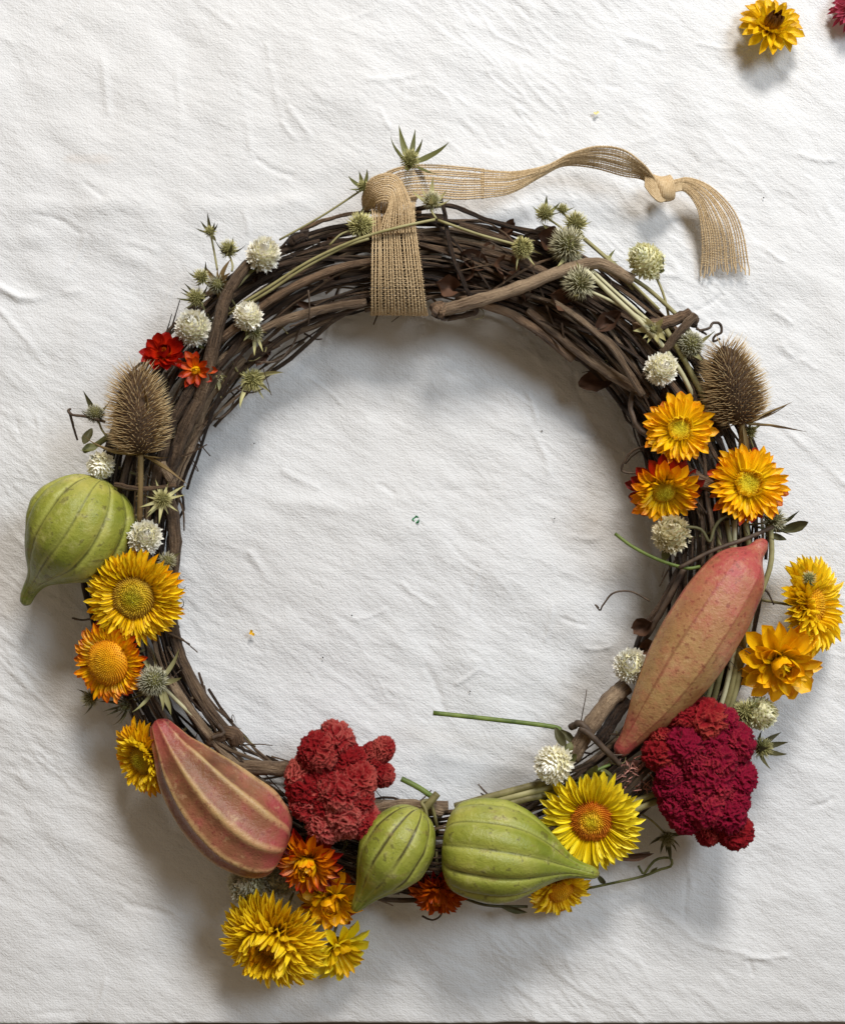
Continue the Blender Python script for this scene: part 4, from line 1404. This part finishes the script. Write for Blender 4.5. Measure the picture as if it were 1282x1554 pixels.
pod('long smooth blush pink pod with red ends on the right side', [(1160, 820, 110), (1112, 880, 126), (1062, 960, 128), (1006, 1050, 118), (962, 1112, 104), (936, 1144, 92)],
    BP, 7, .045, 'pod_blush', 4.0, .45, squash=.9, group='red pods')

# ------------------------------------------------------------------ cockscombs
import bmesh


def lobe_mesh(seed):
    bm = bmesh.new()
    bmesh.ops.create_icosphere(bm, subdivisions=6, radius=1.0)
    m = MB()
    idx = {}
    hi = []
    for v in bm.verts:
        d = v.co.normalized()
        p = d * 1.5 + Vector((seed * 3.1, seed * 1.7, 0))
        wv_ = Vector((mnoise.noise(p * 1.3), mnoise.noise(p * 1.3 + Vector((9, 0, 0))), mnoise.noise(p * 1.3 + Vector((0, 9, 0))))) * .7
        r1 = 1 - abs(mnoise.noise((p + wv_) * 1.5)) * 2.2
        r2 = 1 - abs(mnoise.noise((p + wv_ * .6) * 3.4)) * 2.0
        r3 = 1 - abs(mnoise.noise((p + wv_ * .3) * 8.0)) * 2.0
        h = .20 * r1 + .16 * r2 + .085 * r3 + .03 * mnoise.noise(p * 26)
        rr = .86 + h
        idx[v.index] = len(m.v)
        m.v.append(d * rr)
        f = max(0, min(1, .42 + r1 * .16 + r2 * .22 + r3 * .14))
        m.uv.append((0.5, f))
        hi.append((d * rr, d, f))
    for f in bm.faces:
        m.f.append(tuple(idx[v.index] for v in f.verts))
    bm.free()
    r_ = random.Random(seed)
    for q in range(9000):
        p, d, f = r_.choice(hi)
        j = Vector((r_.uniform(-1, 1), r_.uniform(-1, 1), r_.uniform(-1, 1)))
        dd = (d + j * .55).normalized()
        b = len(m.v)
        s = dd.orthogonal().normalized()
        if r_.random() < .5:
            s = dd.cross(s)
        p = p + j * .03
        L = r_.uniform(.02, .06)
        m.v += [p - s * .008, p + s * .008, p + dd * L]
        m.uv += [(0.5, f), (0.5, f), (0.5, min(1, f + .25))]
        m.f.append((b, b + 1, b + 2))
    return m.mesh('lobe')


LOBES = [lobe_mesh(k + 1) for k in range(5)]


def cockscomb(label, pos, blobs, mat, stem_to=None, ps=.93, rs=.96):
    c = P(*pos)
    root = thing('cockscomb', label, 'flower', c, 'cockscomb flowers')
    for (px, py, h, r, sq) in blobs:
        q = Matrix.Rotation(random.uniform(0, 6.28), 4, 'Z') @ Matrix.Rotation(random.uniform(0, 6.28), 4, 'X') @ Matrix.Rotation(random.uniform(0, 6.28), 4, 'Y')
        r *= K(h) * rs
        px, py = pos[0] + (px - pos[0]) * ps, pos[1] + (py - pos[1]) * ps
        M_ = Matrix.Translation(P(px, py, h) - c) @ q @ Matrix.Diagonal((r * random.uniform(.9, 1.15), r * random.uniform(.9, 1.15), r * sq, 1))
        mk = mat(px, py) if callable(mat) else mat
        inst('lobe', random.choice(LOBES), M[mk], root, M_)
    if stem_to:
        stem_part(root, c, P(*stem_to), 6, M['comb_pink'], (0, 0, 0))
    return root


def pack(poly_lobes, hbase, dome, rmin, rmax, n, seed, relax=40):
    """lobes spread over a union of discs (px,py,R); height domed"""
    r_ = random.Random(seed)
    out = []
    tries = 0
    while len(out) < n and tries < 6000:
        tries += 1
        cx, cy, R = r_.choice(poly_lobes)
        a, d = r_.uniform(0, 6.28), math.sqrt(r_.random())
        x, y = cx + R * d * math.cos(a), cy + R * d * math.sin(a)
        r = r_.uniform(rmin, rmax)
        if any(math.hypot(x - q[0], y - q[1]) < (r + q[3]) * .52 for q in out):
            continue
        h = hbase + dome * max(math.sqrt(max(0, 1 - ((x - a_[0]) ** 2 + (y - a_[1]) ** 2) / (a_[2] * 1.25) ** 2)) for a_ in poly_lobes) + r_.uniform(-5, 5)
        out.append((x, y, h, r, r_.uniform(.8, 1.1)))
    return out


b1 = pack([(490, 1142, 32), (480, 1132, 22), (508, 1150, 24)], 94, 26, 24, 32, 7, 3) + \
     pack([(582, 1142, 14), (588, 1164, 12), (580, 1178, 10)], 86, 20, 15, 21, 5, 4) + \
     pack([(462, 1200, 28), (478, 1225, 26), (460, 1185, 20)], 92, 22, 22, 30, 5, 5) + \
     pack([(515, 1225, 42), (545, 1205, 32), (505, 1240, 30), (530, 1235, 35)], 98, 26, 25, 34, 8, 6)
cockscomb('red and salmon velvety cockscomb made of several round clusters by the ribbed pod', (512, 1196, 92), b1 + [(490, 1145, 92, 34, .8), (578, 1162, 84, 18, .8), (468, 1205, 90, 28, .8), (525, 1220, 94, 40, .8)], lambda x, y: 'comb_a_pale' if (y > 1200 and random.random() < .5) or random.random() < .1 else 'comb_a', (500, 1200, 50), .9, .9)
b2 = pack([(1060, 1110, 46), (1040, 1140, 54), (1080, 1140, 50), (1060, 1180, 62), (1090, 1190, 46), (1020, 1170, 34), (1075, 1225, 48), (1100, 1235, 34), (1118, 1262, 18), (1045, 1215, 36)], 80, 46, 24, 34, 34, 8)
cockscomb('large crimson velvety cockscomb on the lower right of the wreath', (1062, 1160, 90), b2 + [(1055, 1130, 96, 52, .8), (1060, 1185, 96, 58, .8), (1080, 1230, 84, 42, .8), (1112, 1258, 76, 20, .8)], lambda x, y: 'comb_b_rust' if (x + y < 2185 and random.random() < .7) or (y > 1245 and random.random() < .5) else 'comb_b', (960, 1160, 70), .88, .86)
m = MB()
cc_ = [o for o in COL.objects if o.name == 'cockscomb.001'][0]
for q in range(90):
    p = P(940 + random.uniform(0, 55), 1165 + random.uniform(-14, 34), random.uniform(76, 96))
    m.spine(p, Vector((random.uniform(-1, .4), random.uniform(-.6, .6), random.uniform(0, .7))), random.uniform(10, 26), 1.3)
m.build('pale_fringe', M['comb_pink'], cc_, kind='stuff')

# ------------------------------------------------------------------ burlap ribbon
rib = thing('burlap_ribbon', 'tan burlap ribbon tied round the top of the wreath with knotted tail', 'ribbon', P(605, 380, 60))


def strip(name, A, B, nw=17, wr=1.55, density=2.6, n=90, bow=0.0, gap=None, fray=0, open_=1.0):
    a, b = smooth_path(A, n), smooth_path(B, n)
    m = MB()
    ph = random.uniform(0, 9)

    def pt(i, f):
        p = a[i].lerp(b[i], f)
        p = p + Vector((0, 0, bow * 4 * f * (1 - f)))
        p = p + Vector((mnoise.noise((f * 6, i * .06, ph)), mnoise.noise((f * 6, i * .06, ph + 4)), mnoise.noise((f * 5, i * .08, ph + 8)) * 1.2)) * .9
        return p
    fs = [(k + .5 + random.uniform(-.22, .22)) / nw for k in range(nw)]
    for k, f in enumerate(fs):
        ext = n
        pts = [pt(i, f) for i in range(ext)]
        if fray:
            d = (pts[-1] - pts[-3]).normalized()
            L_ = random.uniform(.3, 1.0) * fray
            pts += [pts[-1] + d * L_ * .5 + Vector((random.uniform(-1.5, 1.5), random.uniform(-1.5, 1.5), random.uniform(-1, 2))), pts[-1] + d * L_ + Vector((random.uniform(-3, 3), random.uniform(-3, 3), random.uniform(-2, 3)))]
        rr = [wr * (1 + .25 * mnoise.noise((i * .5, k * 3.3, ph))) for i in range(len(pts))]
        m.tube(pts, rr, 5, cap=False, vscale=.05)
    # weft
    la = sum((a[i + 1] - a[i]).length for i in range(n - 1))
    lb = sum((b[i + 1] - b[i]).length for i in range(n - 1))
    cnt = int(max(la, lb) / density)
    for w in range(cnt):
        t_ = (w + random.uniform(-.3, .3)) / cnt * (n - 1)
        t_ = max(0, min(n - 1.001, t_))
        i = int(t_)
        u_ = t_ - i
        pts = []
        for k in range(nw * 2 + 1):
            f = k / (nw * 2)
            p = pt(i, f).lerp(pt(min(i + 1, n - 1), f), u_)
            wdir = (b[i] - a[i])
            t2 = (a[min(i + 1, n - 1)] - a[i])
            nn = wdir.cross(t2)
            nn = nn.normalized() if nn.length > 1e-5 else Vector((0, 0, 1))
            sgn = (1 if ((k // 2 + w) % 2) else -1) if k % 2 else 0
            pts.append(p + nn * (1.5 * sgn) + t2.normalized() * random.uniform(-.35, .35))
        m.tube(pts, .5 * random.uniform(.7, 1.2), 3, cap=False, vscale=.05)
    # stray fuzz
    for q in range(int(cnt * 3)):
        i = random.randrange(n)
        p = pt(i, random.random())
        d = Vector((random.uniform(-1, 1), random.uniform(-1, 1), random.uniform(-.2, 1)))
        m.spine(p, d, random.uniform(3, 9), .28)
    return m.build(name, M['burlap'], rib, kind='stuff')


# band round the ring: over the top of the vines, front part hangs to the inner edge
strip('band', pp((562, 300, 40), (562, 310, 88), (564, 340, 118), (563, 390, 128), (562, 430, 122), (562, 468, 100), (562, 478, 78), (564, 472, 40), (564, 450, 14)),
      pp((640, 296, 40), (632, 306, 88), (632, 340, 118), (638, 390, 128), (644, 430, 122), (648, 468, 100), (650, 478, 78), (646, 472, 40), (644, 450, 14)), 17, 1.25, 3.0, 100, 1.5)
# loop: folded over the top, its threads arch across
strip('loop', pp((551, 318, 70), (550, 296, 90), (560, 272, 108), (584, 262, 118), (604, 268, 120), (618, 290, 124), (628, 318, 128), (633, 352, 129)),
      pp((556, 320, 76), (566, 316, 96), (572, 308, 116), (582, 304, 126), (590, 306, 128), (588, 318, 129), (580, 336, 130), (574, 356, 131)), 13, 1.2, 2.8, 70, 2.0)
strip('loop', pp((556, 312, 60), (560, 280, 84), (590, 258, 98), (625, 250, 96), (660, 249, 84), (700, 252, 70), (735, 256, 60)),
      pp((600, 330, 70), (606, 312, 88), (620, 302, 96), (640, 300, 92), (668, 302, 80), (700, 304, 66), (735, 301, 54)), 14, 1.2, 2.8, 70, 1.5)
strip('tail', pp((730, 256, 61), (780, 259, 56), (830, 250, 54), (866, 232, 62), (905, 221, 74), (945, 226, 76), (975, 248, 66), (992, 268, 56)),
      pp((730, 302, 55), (775, 294, 48), (822, 268, 46), (856, 252, 50), (900, 256, 48), (945, 268, 46), (972, 272, 44), (994, 284, 44)), 15, 1.15, 2.9, 90, 2.0)
strip('tail_end', pp((1018, 274, 44), (1046, 270, 40), (1080, 284, 36), (1112, 316, 30), (1128, 352, 24), (1136, 400, 14)),
      pp((1020, 290, 40), (1040, 292, 36), (1056, 316, 32), (1063, 352, 26), (1064, 380, 18), (1062, 405, 12)), 17, 1.15, 2.5, 60, 2.5, fray=18)
# knot: wound loops of thread bundle
kb = MB()
for k in range(11):
    f = k / 10
    x0 = 994 + 24 * f
    for w in range(1):
        pts = []
        for q in range(15):
            an = q / 14 * 2 * PI
            py_ = 284 + 18 * math.cos(an) + 3 * math.sin(f * 3)
            pts.append(P(x0 + 4 * math.sin(an) + 5 * (math.cos(an) * .5), py_, 38 + 15 * math.sin(an) * (1 - .4 * (2 * f - 1) ** 2)))
        kb.tube(pts, 1.9, 5, cap=False, vscale=.05)
for k in range(9):
    f = k / 8
    pts = smooth_path(pp((978, 262 + 20 * f, 52), (990, 272 + 26 * f, 54), (1002, 296 + 10 * f, 48), (1014, 303 - 4 * f, 44), (1018, 286 + 6 * f, 44), (1034, 274 + 14 * f, 42)), 26)
    kb.tube(pts, 1.7, 5, cap=False, vscale=.05)
kb.build('knot', M['burlap'], rib, kind='stuff')
kb = MB()
kb.lathe([(-15, 5), (-11, 11), (0, 13), (11, 11), (15, 5)], P(1005, 284, 38), Vector((1, -.15, 0)), 18)
kb.build('knot_core', M['burlap'], rib)

# ------------------------------------------------------------------ loose stems and leaves tucked in the ring


def loose(name, label, cat, pts, r, mat, leaves=(), r1=None, group='stems tucked into the vines'):
    q = smooth_path(pp(*pts), 24)
    root = thing(name, label, cat, q[0], group)
    m = MB()
    m.tube(q, [r + ((r1 or r) - r) * i / 23 for i in range(24)], 7)
    m.build('stalk', M[mat], root)
    for (px, py, h, az, tilt, ll, w, lm, k) in leaves:
        inst('leaf', LEAF[k], M[lm], root, frame(P(px, py, h) - q[0], aim(az, tilt), Vector((.2, .1, 1)), ll * w, ll, ll))
    return root


loose('flower_stem', 'dark green stem pointing into the empty middle of the wreath', 'stem', [(657, 1082, 70), (740, 1091, 72), (838, 1103, 78), (850, 1112, 82)], 3.6, 'stem_green',
      ((842, 1104, 84, 290, 70, 40, .35, 'leaf_dark', 1), (850, 1108, 84, 320, 60, 34, .35, 'leaf_dark', 2)))
loose('flower_stem', 'short green stem end above the striped green pod', 'stem', [(609, 1182, 92), (636, 1196, 96), (662, 1214, 96)], 4.2, 'stem_green')
loose('flower_stem', 'wiry looped stem around the striped pod stalk', 'stem', [(650, 1262, 112), (646, 1230, 122), (640, 1218, 120), (652, 1216, 116), (660, 1240, 110), (664, 1262, 100)], 2.6, 'stem_olive')
loose('flower_stem', 'thin green stem crossing from the inner edge to blush pod', 'stem', [(933, 810, 78), (960, 830, 88), (1000, 850, 104), (1040, 862, 116), (1062, 860, 118)], 2.6, 'stem_green')
loose('flower_stem', 'long pale green stem lying along the upper left vines', 'stem', [(352, 470, 116), (404, 438, 126), (470, 396, 130), (540, 364, 131), (600, 346, 135), (660, 333, 126)], 2.1, 'stem')
loose('flower_stem', 'second pale green stem beside the long one on the upper left vines', 'stem', [(345, 478, 116), (402, 446, 126), (460, 408, 128), (520, 376, 128), (560, 362, 133)], 2.0, 'stem')
loose('flower_stem', 'pale stalk running down under the greenish globe on the right shoulder', 'stem', [(886, 362, 100), (945, 412, 96), (985, 440, 96), (1030, 482, 104), (1052, 512, 100)], 3.2, 'stem')
loose('flower_stem', 'whitish stalk slanting across the vines of the right shoulder', 'stem', [(862, 385, 112), (920, 440, 118), (985, 502, 122), (1030, 560, 116), (1060, 620, 100)], 3.6, 'stem_pale')
loose('flower_stem', 'green stalk beside the upper cream globe on the right', 'stem', [(1010, 500, 120), (1040, 550, 114), (1068, 610, 104), (1080, 670, 96)], 4.2, 'stem')
for i, (x0, x1, w) in enumerate([(1092, 1098, 'first'), (1102, 1088, 'second'), (1114, 1112, 'third'), (1130, 1120, 'fourth'), (1168, 1128, 'fifth')]):
    loose('flower_stem', '%s of the olive stalks running behind the blush pod' % w, 'stem', [(x0, 790, 92), (x0 + 8 * (i % 2), 860, 96), (x1 + 6, 950, 92), (x1 - 10, 1040, 86), (x1 - 26, 1090, 74)], 4.5 - .4 * (i % 3), ('stem_olive', 'stem', 'stem_pale')[i % 3])
for i, w in enumerate(('upper', 'middle', 'lower')):
    loose('flower_stem', '%s olive stalk of the bundle meeting the white globe near the lemon strawflower' % w, 'stem', [(690, 1224 + 9 * i, 96), (740, 1210 + 9 * i, 102), (800, 1194 + 9 * i, 100), (850, 1180 + 11 * i, 90)], 5.2, ('stem_olive', 'stem', 'stem_olive')[i])
for i, w in enumerate(('upper', 'lower')):
    loose('flower_stem', '%s pale stalk between lemon strawflower and crimson cockscomb' % w, 'stem', [(940, 1228 + 12 * i, 84), (975, 1212 + 12 * i, 86), (1010, 1198 + 14 * i, 80)], 5, ('stem_olive', 'stem')[i])
loose('leafy_tendril', 'thin green tendril with looping leaves beside the largest green pod', 'tendril', [(884, 1350, 30), (930, 1340, 34), (975, 1330, 36), (1000, 1320, 40), (1018, 1314, 44), (1016, 1302, 46), (996, 1304, 46), (984, 1316, 42), (976, 1326, 40), (968, 1314, 40)], 2.0, 'leaf',
      ((984, 1326, 42, 60, 70, 26, .2, 'leaf', 1),), group='tendrils')
loose('leafy_tendril', 'curled dark leaf sprig at the outer edge below the right amber strawflower', 'tendril', [(1150, 800, 92), (1180, 806, 90), (1196, 802, 84)], 2.0, 'leaf_dark',
      ((1182, 806, 88, 20, 84, 46, .36, 'leaf_dark', 1), (1178, 800, 88, 40, 80, 40, .15, 'leaf_dark', 0), (1160, 812, 92, 350, 80, 34, .3, 'leaf_dark', 2)), group='tendrils')
loose('leafy_tendril', 'dark leafy twig pointing away from the lemon strawflower', 'tendril', [(915, 1300, 50), (940, 1300, 46), (985, 1294, 40)], 2.0, 'tendril',
      ((935, 1304, 48, 12, 86, 56, .22, 'leafscrap', 0), (905, 1326, 60, 300, 70, 28, .3, 'leaf_dark', 3)), group='tendrils')
loose('leafy_tendril', 'dried vine tendril crossing above the blush pod', 'tendril', [(1030, 862, 118), (1080, 836, 122), (1130, 818, 120), (1172, 800, 100)], 3.0, 'tendril', (), group='tendrils')
loose('leafy_tendril', 'curling dried tendril below the amber strawflowers on the right', 'tendril', [(1015, 800, 116), (1060, 802, 122), (1076, 822, 122), (1084, 800, 118), (1100, 784, 118), (1120, 786, 112)], 2.4, 'leaf_dark', (), group='tendrils')
loose('leafy_tendril', 'dark leaf sprig where the wreath stem meets the white globe', 'tendril', [(875, 1190, 96), (900, 1172, 104), (925, 1160, 100)], 2.4, 'stem_green',
      ((890, 1178, 104, 60, 60, 30, .5, 'leaf', 0), (900, 1176, 104, 0, 70, 30, .5, 'leaf', 1), (912, 1166, 104, 300, 70, 34, .5, 'leaf', 2), (880, 1184, 100, 120, 60, 26, .5, 'leaf_dark', 3)), group='tendrils')
loose('leafy_tendril', 'green leaf sprig between teasel and green pod', 'tendril', [(128, 684, 92), (145, 676, 98), (165, 662, 100)], 4.5, 'leaf',
      ((150, 676, 100, 200, 70, 26, .5, 'leaf', 0), (140, 650, 98, 250, 75, 34, .4, 'leaf_dark', 1)), group='tendrils')
loose('leafy_tendril', 'dark narrow leaves under the largest green pod', 'tendril', [(700, 1362, 50), (740, 1374, 44), (800, 1376, 36)], 2.2, 'leaf_dark',
      ((760, 1376, 42, 350, 86, 40, .25, 'leaf_dark', 0),), group='tendrils')

# ------------------------------------------------------------------ crumbs and specks on the cloth


def crumb(label, px, py, r, mat, n=4, group='crumbs on the cloth'):
    c = P(px, py, 3)
    root = thing('crumb', label, 'crumb', c, group)
    for i in range(n):
        a = random.uniform(0, 360)
        inst('fleck', LEAF[i % 5], M[mat], root, frame(Vector((0, 0, 1.5)), aim(a, 70), Vector((0, 0, 1)), r * .8, r, r))
    return root


M['crumb_green'] = two_tone('crumb_green', srgb(34, 112, 70), srgb(70, 160, 104), 300, 0.6)
M['crumb_yellow'] = two_tone('crumb_yellow', srgb(200, 150, 20), srgb(240, 190, 40), 300, 0.6)
M['speck'] = two_tone('speck', (0.02, 0.015, 0.01), (0.05, 0.04, 0.03), 300, 0.8)
crumb('tiny green leaf crumb in the middle of the wreath', 632, 789, 8, 'crumb_green', 6)
crumb('tiny yellow petal crumb inside the wreath near the large yellow strawflower', 383, 960, 6, 'crumb_yellow', 3)
M['crumb_pale'] = two_tone('crumb_pale', srgb(206, 196, 120), srgb(226, 216, 160), 300, 0.6)
crumb('pale yellowish crumb on the cloth above the ribbon', 904, 172, 5, 'crumb_pale', 3)
for px, py, where in [(386, 673, 'inside the ring close to the upper left vines'), (822, 654, 'inside the ring below the hanging dry leaf'), (490, 998, 'inside the ring above the red cockscomb'),
                      (713, 1049, 'just above the dark green loose stem'), (841, 787, 'between the green crumb and the orange strawflowers'), (510, 802, 'left of the green leaf crumb'),
                      (534, 934, 'midway between green crumb and red cockscomb'), (1158, 300, 'beside the frayed end of the burlap tail')]:
    c = P(px, py, 1.5)
    m = MB()
    m.lathe([(-1, .3), (-.4, random.uniform(.9, 1.6)), (.5, random.uniform(.8, 1.3)), (1.2, .3)], c, Vector((random.uniform(-1, 1), random.uniform(-1, 1), .3)), 6)
    o = m.build('speck', M['speck'], None, c)
    o['label'] = 'tiny dark speck ' + where
    o['category'] = 'speck'
    o['group'] = 'dark specks on the cloth'
